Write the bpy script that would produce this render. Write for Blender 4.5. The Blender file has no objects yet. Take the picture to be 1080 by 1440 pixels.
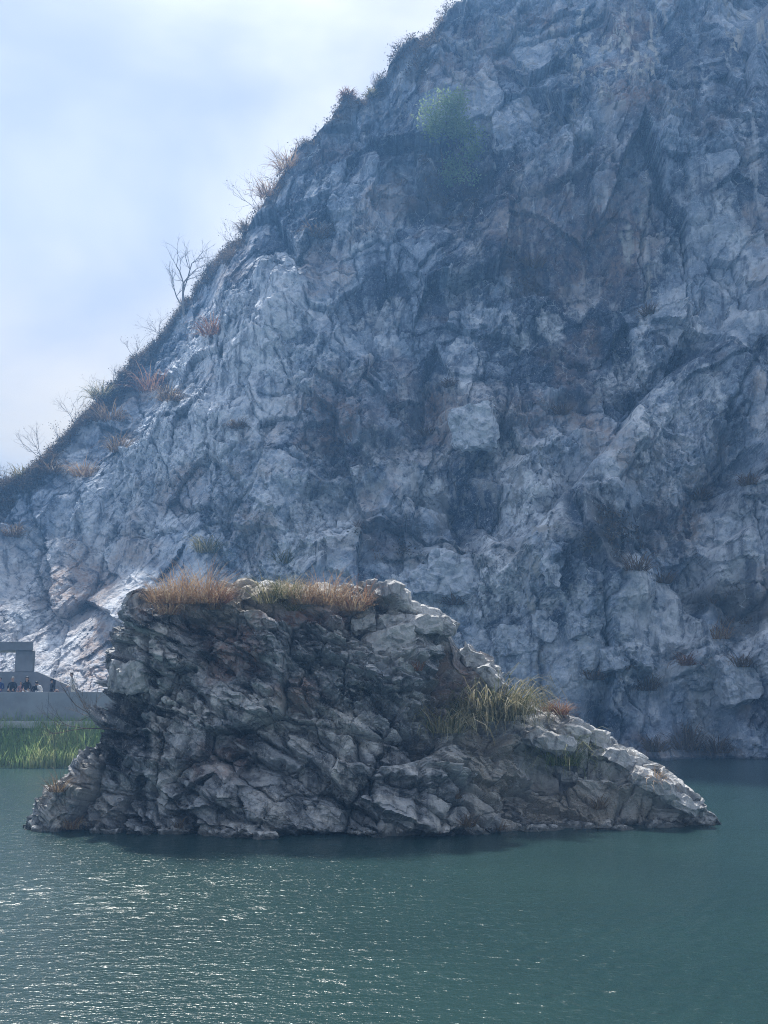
import bpy, bmesh, math, random
import numpy as np
from mathutils import Vector, Matrix

# ------------------------------------------------------------------ camera, sky, sun, exposure
R = math.radians
SC = bpy.context.scene
COL = SC.collection
CAM_Z = 4.0
FPX = 1450.0
PITCH = math.atan(253.0 / FPX)
SUN_AZ, SUN_EL = R(-18), R(54)            # azimuth measured from +Y towards +X
SUN_DIR = Vector((math.sin(SUN_AZ) * math.cos(SUN_EL), math.cos(SUN_AZ) * math.cos(SUN_EL), math.sin(SUN_EL)))

cam_d = bpy.data.cameras.new('camera')
cam = bpy.data.objects.new('camera', cam_d)
COL.objects.link(cam)
cam.location = (0, 0, CAM_Z)
cam.rotation_euler = (math.pi / 2 + PITCH, 0, 0)
cam_d.sensor_fit = 'VERTICAL'
cam_d.sensor_height = 36
cam_d.lens = FPX / 1440.0 * 36.0
cam_d.clip_end = 3000
cam_d.clip_start = 0.1
SC.camera = cam

world = bpy.data.worlds.new('World')
SC.world = world
world.use_nodes = True
wn, wl = world.node_tree.nodes, world.node_tree.links
wn.clear()
def wnode(t, **kw):
    n = wn.new(t)
    for k, v in kw.items():
        setattr(n, k, v)
    return n
w_out = wnode('ShaderNodeOutputWorld')
sky = wnode('ShaderNodeTexSky', sky_type='NISHITA')
sky.sun_disc = False
sky.sun_elevation = SUN_EL
sky.sun_rotation = SUN_AZ
sky.air_density = 0.65
sky.dust_density = 0.0
sky.ozone_density = 2.0
bg_sky = wnode('ShaderNodeBackground')
bg_sky.inputs[1].default_value = 0.05
wl.new(sky.outputs[0], bg_sky.inputs[0])
# thin broken cloud, brighter towards the sun
tc = wnode('ShaderNodeTexCoord')
mp = wnode('ShaderNodeMapping')
mp.inputs['Scale'].default_value = (1.0, 1.0, 2.0)
mp.inputs['Location'].default_value = (8.8, 1.1, 7.2)
wl.new(tc.outputs['Generated'], mp.inputs[0])
nz = wnode('ShaderNodeTexNoise')
nz.inputs['Scale'].default_value = 2.0
nz.inputs['Detail'].default_value = 5
nz.inputs['Roughness'].default_value = 0.45
nz.inputs['Distortion'].default_value = 0.35
wl.new(mp.outputs[0], nz.inputs['Vector'])
cr = wnode('ShaderNodeMapRange')
cr.interpolation_type = 'SMOOTHSTEP'
cr.inputs['From Min'].default_value = 0.31
cr.inputs['From Max'].default_value = 0.70
cr.inputs['To Min'].default_value = 0.36
cr.inputs['To Max'].default_value = 1.0
wl.new(nz.outputs[0], cr.inputs[0])
dt = wnode('ShaderNodeVectorMath', operation='DOT_PRODUCT')
dt.inputs[1].default_value = SUN_DIR
wl.new(tc.outputs['Generated'], dt.inputs[0])
gl = wnode('ShaderNodeMapRange')
gl.inputs['From Min'].default_value = 0.55
gl.inputs['From Max'].default_value = 1.0
gl.inputs['To Min'].default_value = 0.0
gl.inputs['To Max'].default_value = 1.0
wl.new(dt.outputs['Value'], gl.inputs[0])
gp = wnode('ShaderNodeMath', operation='POWER')
gp.inputs[1].default_value = 3.5
wl.new(gl.outputs[0], gp.inputs[0])
gm = wnode('ShaderNodeMath', operation='MULTIPLY_ADD')
gm.inputs[1].default_value = 0.44
gm.inputs[2].default_value = 0.085
wl.new(gp.outputs[0], gm.inputs[0])
bg_cl = wnode('ShaderNodeBackground')
bg_cl.inputs[0].default_value = (1.0, 0.98, 0.94, 1)
gq = wnode('ShaderNodeMath', operation='MULTIPLY_ADD')     # thicker cloud is brighter
gq.inputs[1].default_value = 0.13
wl.new(cr.outputs[0], gq.inputs[0])
wl.new(gm.outputs[0], gq.inputs[2])
wl.new(gq.outputs[0], bg_cl.inputs[1])
mixw = wnode('ShaderNodeMixShader')
wl.new(cr.outputs[0], mixw.inputs[0])
wl.new(bg_sky.outputs[0], mixw.inputs[1])
wl.new(bg_cl.outputs[0], mixw.inputs[2])
wl.new(mixw.outputs[0], w_out.inputs[0])

sun_d = bpy.data.lights.new('sun', 'SUN')
sun_d.energy = 2.0
sun_d.angle = R(3.5)
sun_d.color = (1.0, 0.95, 0.87)
sun = bpy.data.objects.new('sun', sun_d)
COL.objects.link(sun)
sun.rotation_euler = SUN_DIR.to_track_quat('Z', 'Y').to_euler()
sun.location = (0, 0, 120)

vs = SC.view_settings
vs.view_transform = 'Standard'
vs.look = 'None'
vs.exposure = 1.92
vs.gamma = 1.0
vs.use_curve_mapping = False
SC.render.engine = 'CYCLES'
SC.cycles.use_denoising = True
SC.cycles.denoiser = 'OPENIMAGEDENOISE'
SC.cycles.denoising_input_passes = 'RGB_ALBEDO_NORMAL'
SC.cycles.denoising_prefilter = 'NONE'
SC.cycles.use_adaptive_sampling = False
SC.cycles.filter_width = 1.05
SC.cycles.max_bounces = 4
SC.cycles.diffuse_bounces = 3
SC.cycles.glossy_bounces = 2
SC.cycles.transmission_bounces = 2
SC.cycles.transparent_max_bounces = 8
SC.cycles.volume_bounces = 0
SC.cycles.sample_clamp_indirect = 4.0
SC.cycles.sample_clamp_direct = 1.2
SC.cycles.caustics_reflective = False
SC.cycles.caustics_refractive = False

# ------------------------------------------------------------------ helpers
ST, CT = math.sin(PITCH), math.cos(PITCH)
def at(px, py, Y):
    """world point that stands at depth Y behind photograph pixel (px, py)"""
    dx, dv = (px - 540) / FPX, (720 - py) / FPX
    t = Y / (CT - dv * ST)
    return Vector((dx * t, Y, CAM_Z + t * (ST + dv * CT)))
def to_px(P):
    P = np.asarray(P, dtype=np.float64)
    x, y, z = P[..., 0], P[..., 1], P[..., 2] - CAM_Z
    d = y * CT + z * ST
    v = -y * ST + z * CT
    return 540 + FPX * x / d, 720 - FPX * v / d, d

def h32(a, b, c, seed):
    n = (a.astype(np.int64) * 374761393 + b.astype(np.int64) * 668265263 + c.astype(np.int64) * 2147483647 + seed * 974634777) & 0xffffffff
    n = ((n ^ (n >> 13)) * 1274126177) & 0xffffffff
    n = ((n ^ (n >> 15)) * 2246822519) & 0xffffffff
    return (n ^ (n >> 16)) & 0xffffffff
def hr(a, b, c, seed):
    return (h32(a, b, c, seed).astype(np.float32)) / np.float32(4294967296.0)

def vnoise(x, y, z, seed=0):
    xi, yi, zi = np.floor(x), np.floor(y), np.floor(z)
    fx, fy, fz = x - xi, y - yi, z - zi
    ux, uy, uz = [f * f * f * (f * (f * 6 - 15) + 10) for f in (fx, fy, fz)]
    xi, yi, zi = xi.astype(np.int64), yi.astype(np.int64), zi.astype(np.int64)
    r = 0
    for dx in (0, 1):
        wx = ux if dx else 1 - ux
        for dy in (0, 1):
            wy = uy if dy else 1 - uy
            for dz in (0, 1):
                wz = uz if dz else 1 - uz
                r = r + hr(xi + dx, yi + dy, zi + dz, seed) * (wx * wy * wz)
    return (r * 2 - 1).astype(np.float32)
def vnoise2(x, z, seed=0):
    xi, zi = np.floor(x), np.floor(z)
    fx, fz = x - xi, z - zi
    ux, uz = [f * f * f * (f * (f * 6 - 15) + 10) for f in (fx, fz)]
    xi, zi = xi.astype(np.int64), zi.astype(np.int64)
    o = np.zeros_like(xi)
    a = hr(xi, o, zi, seed); b = hr(xi + 1, o, zi, seed)
    c = hr(xi, o, zi + 1, seed); d = hr(xi + 1, o, zi + 1, seed)
    return (((a * (1 - ux) + b * ux) * (1 - uz) + (c * (1 - ux) + d * ux) * uz) * 2 - 1).astype(np.float32)
def fbm2(x, z, octs=4, seed=0, gain=0.5):
    s, a = 0, 1.0
    for o in range(octs):
        s = s + a * vnoise2(x + 17.3 * o, z - 9.1 * o, seed + o)
        x, z, a = x * 2.03, z * 2.03, a * gain
    return s
def fbm3(x, y, z, octs=3, seed=0, gain=0.5):
    s, a = 0, 1.0
    for o in range(octs):
        s = s + a * vnoise(x + 17.3 * o, y + 5.7 * o, z - 9.1 * o, seed + o)
        x, y, z, a = x * 2.03, y * 2.03, z * 2.03, a * gain
    return s
def ridged3(x, y, z, octs=4, seed=0, gain=0.55):
    s, a = 0, 1.0
    for o in range(octs):
        s = s + a * (1 - np.abs(vnoise(x + 7.3 * o, y + 2.9 * o, z + 3.1 * o, seed + o)) * 2.4)
        x, y, z, a = x * 2.1, y * 2.1, z * 2.1, a * gain
    return s
def ridged2(x, z, octs=4, seed=0, gain=0.5):
    s, a = 0, 1.0
    for o in range(octs):
        n = 1 - np.abs(vnoise2(x + 7.3 * o, z + 3.1 * o, seed + o)) * 2
        s = s + a * n
        x, z, a = x * 2.1, z * 2.1, a * gain
    return s

def facets2(x, z, seed):
    """broken plates: every cell of a jittered grid is a plane with its own offset and tilt"""
    xi, zi = np.floor(x).astype(np.int64), np.floor(z).astype(np.int64)
    fx, fz = (x - xi).astype(np.float32), (z - zi).astype(np.float32)
    o = np.zeros_like(xi)
    f1 = np.full(x.shape, 9, np.float32); f2 = f1.copy(); val = np.zeros(x.shape, np.float32)
    slope = val.copy()
    for i in (-1, 0, 1):
        for j in (-1, 0, 1):
            cx, cz = xi + i, zi + j
            dx = fx - i - hr(cx, o, cz, seed); dz = fz - j - hr(cx, o, cz, seed + 1)
            d = np.sqrt(dx * dx + dz * dz)
            off = hr(cx, o, cz, seed + 2) * 2 - 1
            sl = (hr(cx, o, cz, seed + 3) * 2 - 1) * dx + (hr(cx, o, cz, seed + 4) * 2 - 1) * dz
            n = d < f1
            f2 = np.where(n, f1, np.minimum(f2, d))
            val = np.where(n, off, val); slope = np.where(n, sl, slope)
            f1 = np.where(n, d, f1)
    return val, slope, f2 - f1
def facets3(x, y, z, seed):
    xi, yi, zi = [np.floor(v).astype(np.int64) for v in (x, y, z)]
    fx, fy, fz = [(v - w).astype(np.float32) for v, w in ((x, xi), (y, yi), (z, zi))]
    f1 = np.full(x.shape, 9, np.float32); f2 = f1.copy()
    val = np.zeros(x.shape, np.float32); slope = val.copy()
    for i in (-1, 0, 1):
        for j in (-1, 0, 1):
            for k in (-1, 0, 1):
                a, b, c = xi + i, yi + j, zi + k
                h = h32(a, b, c, seed)
                r0 = (h & 1023).astype(np.float32) / 1023; r1 = ((h >> 10) & 1023).astype(np.float32) / 1023
                r2 = ((h >> 20) & 1023).astype(np.float32) / 1023
                dx = fx - i - r0; dy = fy - j - r1; dz = fz - k - r2
                d = np.sqrt(dx * dx + dy * dy + dz * dz)
                g = h32(a, b, c, seed + 5)
                off = (g & 255).astype(np.float32) / 127.5 - 1
                sl = (((g >> 8) & 255).astype(np.float32) / 127.5 - 1) * dx + (((g >> 16) & 255).astype(np.float32) / 127.5 - 1) * dy + (((g >> 24) & 255).astype(np.float32) / 127.5 - 1) * dz
                n = d < f1
                f2 = np.where(n, f1, np.minimum(f2, d))
                val = np.where(n, off, val); slope = np.where(n, sl, slope)
                f1 = np.where(n, d, f1)
    return val, slope, f2 - f1
def blocks(u, v, seed, w=None):
    """joint-bounded blocks: uneven beds (v), each split unevenly along u (and w); plane per block"""
    row = np.floor(v).astype(np.int64); z0 = np.zeros_like(row); fv = (v - row).astype(np.float32)
    uu = u * (0.65 + 0.8 * hr(row, z0, z0, seed)) + 37 * hr(row, z0, z0, seed + 1)
    col = np.floor(uu).astype(np.int64); fu = (uu - col).astype(np.float32)
    if w is not None:
        ww = w + 31 * hr(row, col, z0, seed + 2); dep = np.floor(ww).astype(np.int64); fw = (ww - dep).astype(np.float32)
    else:
        dep, fw = z0, 0.5
    off = hr(row, col, dep, seed + 3) * 2 - 1
    sl = (hr(row, col, dep, seed + 4) * 2 - 1) * (fu - 0.5) + (hr(row, col, dep, seed + 5) * 2 - 1) * (fv - 0.5) + (hr(row, col, dep, seed + 6) * 2 - 1) * (fw - 0.5)
    e = np.minimum(np.minimum(fu, 1 - fu), np.minimum(fv, 1 - fv))
    # corners knocked off at random
    cut = (hr(row, col, dep, seed + 7) * 1.2 - 0.6) * (fu - 0.5) + (hr(row, col, dep, seed + 8) * 1.2 - 0.6) * (fv - 0.5)
    sl = sl - 1.6 * np.maximum(0, cut - 0.12)
    return off, sl, e
def sstep(a, b, v):
    t = np.clip((v - a) / (b - a), 0, 1)
    return t * t * (3 - 2 * t)

def mesh_np(name, V, F, mats=(), smooth=False, attrs=None, mat_idx=None):
    me = bpy.data.meshes.new(name)
    V = np.asarray(V, np.float32).reshape(-1, 3); F = np.asarray(F, np.int32)
    n = F.shape[1]
    me.vertices.add(len(V)); me.vertices.foreach_set('co', V.ravel())
    me.loops.add(F.size); me.loops.foreach_set('vertex_index', F.ravel())
    me.polygons.add(len(F)); me.polygons.foreach_set('loop_start', np.arange(0, F.size, n, dtype=np.int32))
    me.polygons.foreach_set('use_smooth', np.full(len(F), smooth, dtype=bool))
    for m in mats:
        me.materials.append(m)
    if mat_idx is not None:
        me.polygons.foreach_set('material_index', np.asarray(mat_idx, np.int32))
    me.update(calc_edges=True)
    for k, v in (attrs or {}).items():
        a = me.attributes.new(k, 'FLOAT', 'POINT')
        a.data.foreach_set('value', np.asarray(v, np.float32).ravel())
    return me
def grid_faces(nu, nv, wrap=False):
    """vertices indexed [u * nv + v]"""
    u = np.arange(nu if wrap else nu - 1); v = np.arange(nv - 1)
    U, Vv = np.meshgrid(u, v, indexing='ij')
    U2 = (U + 1) % nu
    return np.stack([U * nv + Vv, U2 * nv + Vv, U2 * nv + Vv + 1, U * nv + Vv + 1], -1).reshape(-1, 4)
def link(name, me, parent=None, loc=None, rot=None, scale=None):
    o = bpy.data.objects.new(name, me)
    COL.objects.link(o)
    if parent is not None: o.parent = parent
    if loc is not None: o.location = loc
    if rot is not None: o.rotation_euler = rot
    if scale is not None: o.scale = (scale,) * 3 if isinstance(scale, (int, float)) else scale
    return o
def tag(o, label=None, cat=None, group=None, kind=None):
    if label: o['label'] = label
    if cat: o['category'] = cat
    if group: o['group'] = group
    if kind: o['kind'] = kind
    return o

# ------------------------------------------------------------------ materials
class NT:
    def __init__(self, name):
        self.m = bpy.data.materials.new(name); self.m.use_nodes = True
        self.n = self.m.node_tree.nodes; self.l = self.m.node_tree.links
        self.b = self.n['Principled BSDF']
        self.obj = self.n.new('ShaderNodeTexCoord').outputs['Object']
    def node(self, t, **kw):
        n = self.n.new(t)
        for k, v in kw.items(): setattr(n, k, v)
        return n
    def put(self, sock, v):
        if hasattr(v, 'is_output'): self.l.new(v, sock)
        elif isinstance(v, (tuple, list)) and len(v) == 3 and sock.type == 'RGBA': sock.default_value = (*v, 1)
        else: sock.default_value = v
    def noise(self, scale, detail=4, rough=0.55, stretch=None, vec=None, dist=0.0):
        v = vec or self.obj
        if stretch:
            m = self.node('ShaderNodeMapping'); m.inputs['Scale'].default_value = stretch
            self.l.new(v, m.inputs[0]); v = m.outputs[0]
        n = self.node('ShaderNodeTexNoise')
        n.inputs['Scale'].default_value = scale; n.inputs['Detail'].default_value = detail
        n.inputs['Roughness'].default_value = rough; n.inputs['Distortion'].default_value = dist
        self.l.new(v, n.inputs['Vector'])
        return n.outputs[0]
    def ramp(self, v, a, b, lo=0.0, hi=1.0):
        n = self.node('ShaderNodeMapRange', interpolation_type='SMOOTHSTEP')
        self.put(n.inputs[0], v)
        for k, x in zip(('From Min', 'From Max', 'To Min', 'To Max'), (a, b, lo, hi)): n.inputs[k].default_value = x
        return n.outputs[0]
    def mix(self, f, a, b, blend='MIX'):
        n = self.node('ShaderNodeMix', data_type='RGBA', blend_type=blend)
        self.put(n.inputs[0], f); self.put(n.inputs[6], a); self.put(n.inputs[7], b)
        return n.outputs[2]
    def math(self, op, a, b=0.0):
        n = self.node('ShaderNodeMath', operation=op)
        self.put(n.inputs[0], a); self.put(n.inputs[1], b)
        return n.outputs[0]
    def attr(self, name):
        return self.node('ShaderNodeAttribute', attribute_name=name).outputs['Fac']
    def bump(self, h, dist, strength=1.0, normal=None):
        n = self.node('ShaderNodeBump'); n.inputs['Distance'].default_value = dist; n.inputs['Strength'].default_value = strength
        self.put(n.inputs['Height'], h)
        if normal is not None: self.l.new(normal, n.inputs['Normal'])
        return n.outputs[0]

def rock_material(name, dark, mid, pale, rust, soil, grain=1.0, bump_d=0.05, rough=0.85, moss=(0.05, 0.06, 0.03), wet=True):
    t = NT(name)
    n1 = t.noise(0.55 * grain, 6, 0.62)
    n2 = t.noise(2.6 * grain, 6, 0.65, dist=0.6)
    n3 = t.noise(11 * grain, 5, 0.7)
    st = t.noise(1.5 * grain, 5, 0.6, stretch=(1.0, 1.0, 0.13))
    tn = t.math('ADD', t.attr('tone'), t.math('ADD', t.math('MULTIPLY', t.math('SUBTRACT', n1, 0.5), 0.9), t.math('MULTIPLY', t.math('SUBTRACT', n2, 0.5), 0.6)))
    c = t.mix(t.ramp(tn, 0.05, 0.6), dark, mid)
    c = t.mix(t.ramp(tn, 0.6, 1.05, 0, 0.7), c, pale)
    c = t.mix(t.ramp(n3, 0.52, 0.72, 0, 0.5), c, pale)
    c = t.mix(t.ramp(n3, 0.46, 0.28, 0, 0.5), c, dark)
    pf = t.math('MULTIPLY', t.attr('pale'), t.ramp(n2, 0.34, 0.56, 0.2, 1.0))
    c = t.mix(pf, c, pale)
    c = t.mix(t.math('MULTIPLY', t.attr('rust'), t.ramp(n2, 0.35, 0.6, 0.2, 0.9)), c, rust)
    c = t.mix(t.ramp(st, 0.49, 0.66, 0, 0.7), c, dark)
    st2 = t.noise(0.9 * grain, 5, 0.65, stretch=(1.3, 1.0, 0.1), dist=0.3)
    c = t.mix(t.ramp(st2, 0.56, 0.70, 0, 0.4), c, pale)                       # seep streaks
    c = t.mix(t.math('MULTIPLY', t.attr('streak'), t.ramp(st, 0.5, 0.62, 0, 0.9)), c, (0.62, 0.62, 0.6))
    c = t.mix(t.math('MULTIPLY', t.attr('soil'), t.ramp(n2, 0.3, 0.6, 0.7, 1.0)), c, soil)
    c = t.mix(t.math('MULTIPLY', t.attr('soil'), t.ramp(n3, 0.5, 0.7, 0.0, 0.8)), c, moss)
    # calcite veins
    v = t.node('ShaderNodeTexVoronoi', feature='DISTANCE_TO_EDGE')
    v.inputs['Scale'].default_value = 0.9 * grain
    wv = t.node('ShaderNodeVectorMath', operation='ADD')
    nn = t.node('ShaderNodeTexNoise'); nn.inputs['Scale'].default_value = 1.3 * grain; nn.inputs['Detail'].default_value = 5
    t.l.new(t.obj, nn.inputs['Vector'])
    t.l.new(nn.outputs['Color'], wv.inputs[0]); t.l.new(t.obj, wv.inputs[1])
    t.l.new(wv.outputs[0], v.inputs['Vector'])
    vein = t.math('MULTIPLY', t.ramp(v.outputs[0], 0.02, 0.0), t.ramp(n1, 0.5, 0.6))
    c = t.mix(t.math('MULTIPLY', vein, 0.6), c, pale)
    if wet:                                                                   # rock the lapping water keeps wet
        sp = t.node('ShaderNodeSeparateXYZ'); t.l.new(t.node('ShaderNodeNewGeometry').outputs['Position'], sp.inputs[0])
        wz = t.math('ADD', sp.outputs[2], t.math('MULTIPLY', t.math('SUBTRACT', n2, 0.5), 0.5))
        wf = t.ramp(wz, 0.20, 0.06, 0, 1)
        c = t.mix(t.math('MULTIPLY', wf, 0.85), c, t.mix(0.35, dark, moss))
        t.put(t.b.inputs['Roughness'], t.ramp(wf, 0, 1, rough, 0.3))
    else:
        t.b.inputs['Roughness'].default_value = rough
    t.put(t.b.inputs['Base Color'], c)
    t.b.inputs['Specular IOR Level'].default_value = 0.3
    f = t.noise(7 * grain, 8, 0.72, dist=0.4)
    v2 = t.node('ShaderNodeTexVoronoi', feature='F1'); v2.inputs['Scale'].default_value = 4.5 * grain
    t.l.new(wv.outputs[0], v2.inputs['Vector'])
    hsum = t.math('ADD', f, t.math('MULTIPLY', v2.outputs[0], 0.6))
    t.put(t.b.inputs['Normal'], t.bump(hsum, bump_d))
    return t.m

M_CLIFF = rock_material('cliff_rock', (0.052, 0.078, 0.13), (0.30, 0.375, 0.49), (0.76, 0.81, 0.88), (0.32, 0.23, 0.19), (0.06, 0.06, 0.055), 0.75, 0.10)
M_ISLE = rock_material('island_rock', (0.055, 0.061, 0.071), (0.35, 0.37, 0.40), (0.74, 0.73, 0.71), (0.29, 0.15, 0.105), (0.33, 0.30, 0.26), 1.6, 0.035, 0.7)

def blade_material(name, a, b, c, trans=0.35):
    t = NT(name)
    r = t.attr('tint')
    col = t.mix(t.ramp(r, 0.0, 0.5), a, b)
    col = t.mix(t.ramp(r, 0.5, 1.0), col, c)
    col = t.mix(t.ramp(t.noise(9, 2), 0.3, 0.7, 0, 0.35), col, a)
    t.put(t.b.inputs['Base Color'], col)
    t.b.inputs['Roughness'].default_value = 0.6
    t.b.inputs['Specular IOR Level'].default_value = 0.25
    out = t.n['Material Output']
    tr = t.node('ShaderNodeBsdfTranslucent'); t.put(tr.inputs[0], col)
    ms = t.node('ShaderNodeMixShader'); ms.inputs[0].default_value = trans
    t.l.new(t.b.outputs[0], ms.inputs[1]); t.l.new(tr.outputs[0], ms.inputs[2])
    t.l.new(ms.outputs[0], out.inputs[0])
    return t.m
M_TAN = blade_material('dry_grass', (0.26, 0.165, 0.11), (0.44, 0.315, 0.21), (0.56, 0.47, 0.33))
M_RED = blade_material('russet_grass', (0.17, 0.085, 0.06), (0.30, 0.17, 0.115), (0.42, 0.30, 0.20))
M_MIXG = blade_material('half_dry_grass', (0.07, 0.10, 0.04), (0.30, 0.265, 0.15), (0.58, 0.52, 0.37))
M_DULL = blade_material('withered_grass', (0.11, 0.085, 0.06), (0.22, 0.16, 0.11), (0.30, 0.24, 0.16))
M_REED = blade_material('green_reed', (0.27, 0.42, 0.14), (0.37, 0.49, 0.19), (0.52, 0.52, 0.27), 0.55)
M_LEAF = blade_material('spring_leaf', (0.22, 0.33, 0.17), (0.31, 0.42, 0.22), (0.40, 0.50, 0.28), 0.45)
M_SHRUB = blade_material('shrub_leaf', (0.055, 0.055, 0.04), (0.11, 0.09, 0.065), (0.21, 0.165, 0.115), 0.3)

def plain(name, col, rough=0.7, var=0.25, scale=3.0, bump=0.0, bscale=20):
    t = NT(name)
    n = t.noise(scale, 5, 0.6)
    c = t.mix(t.ramp(n, 0.3, 0.7, 0, 1), tuple(v * (1 - var) for v in col), tuple(min(1, v * (1 + var)) for v in col))
    t.b.inputs['Roughness'].default_value = rough
    t.put(t.b.inputs['Base Color'], c)
    t.b.inputs['Specular IOR Level'].default_value = 0.3
    if bump: t.put(t.b.inputs['Normal'], t.bump(t.noise(bscale, 5, 0.6), bump))
    return t.m
M_BARK = plain('bark', (0.13, 0.11, 0.095), 0.9, 0.3, 6, 0.01)
M_BARK_PALE = plain('pale_bark', (0.27, 0.255, 0.235), 0.9, 0.3, 6, 0.01)
M_CONC = plain('concrete', (0.30, 0.315, 0.34), 0.8, 0.14, 0.8, 0.006, 12)
M_CONC3 = plain('weathered_concrete', (0.20, 0.215, 0.24), 0.8, 0.2, 0.8, 0.006, 12)
M_CONC2 = plain('pale_concrete', (0.5, 0.5, 0.5), 0.8, 0.12, 1.5, 0.004, 12)
M_TURF = plain('bank_turf', (0.13, 0.17, 0.07), 0.95, 0.35, 2, 0.03, 6)
M_SOIL = plain('bank_soil', (0.12, 0.10, 0.07), 0.95, 0.35, 2, 0.03, 6)

def water_material():
    t = NT('lake_water')
    n = t.noise(0.12, 3, 0.5)
    c = t.mix(t.ramp(n, 0.35, 0.65), (0.017, 0.046, 0.047), (0.021, 0.055, 0.054))
    t.put(t.b.inputs['Base Color'], c)
    t.b.inputs['Roughness'].default_value = 0.17
    t.b.inputs['IOR'].default_value = 1.333
    a = t.noise(4.2, 4, 0.55, stretch=(0.62, 1.25, 1.0))
    b = t.noise(13, 3, 0.5, stretch=(0.7, 1.2, 1.0))
    hh = t.math('ADD', t.math('MULTIPLY', a, 0.8), t.math('MULTIPLY', b, 0.4))
    t.put(t.b.inputs['Normal'], t.bump(hh, 0.048))
    return t.m
M_WATER = water_material()

# ------------------------------------------------------------------ the cliff
CR_PX = [(-700, 1010), (-400, 900), (-150, 770), (0, 682), (40, 660), (95, 612), (135, 560), (185, 508), (240, 450), (265, 415), (300, 368), (345, 325), (370, 275), (415, 205), (455, 168),
         (475, 142), (520, 122), (550, 78), (600, 40), (625, 8), (660, -30), (760, -95), (1000, -150), (1400, -160), (2000, -120)]
def base_y(x):
    return np.interp(x, [-60, -28, -12, 2, 14, 22, 30, 60], [64, 66, 68, 70, 67, 65.8, 63, 58])
def lean(x):
    return np.interp(x, [-40, -22, -14, -6, 4, 40], [0.78, 0.78, 0.60, 0.40, 0.30, 0.28])
def face_y(x, z):
    return base_y(x) + lean(x) * z + np.interp(x, [-24, -13], [0.6, 0.0]) * np.minimum(z, 14)
def crest_world():
    out = []
    for px, py in CR_PX:
        Y = 75.0
        for _ in range(40):
            p = at(px, py, Y)
            Y = 0.5 * Y + 0.5 * float(face_y(p.x, p.z))
        out.append((p.x, p.z))
    return np.array(out)
CREST = crest_world()

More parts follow.
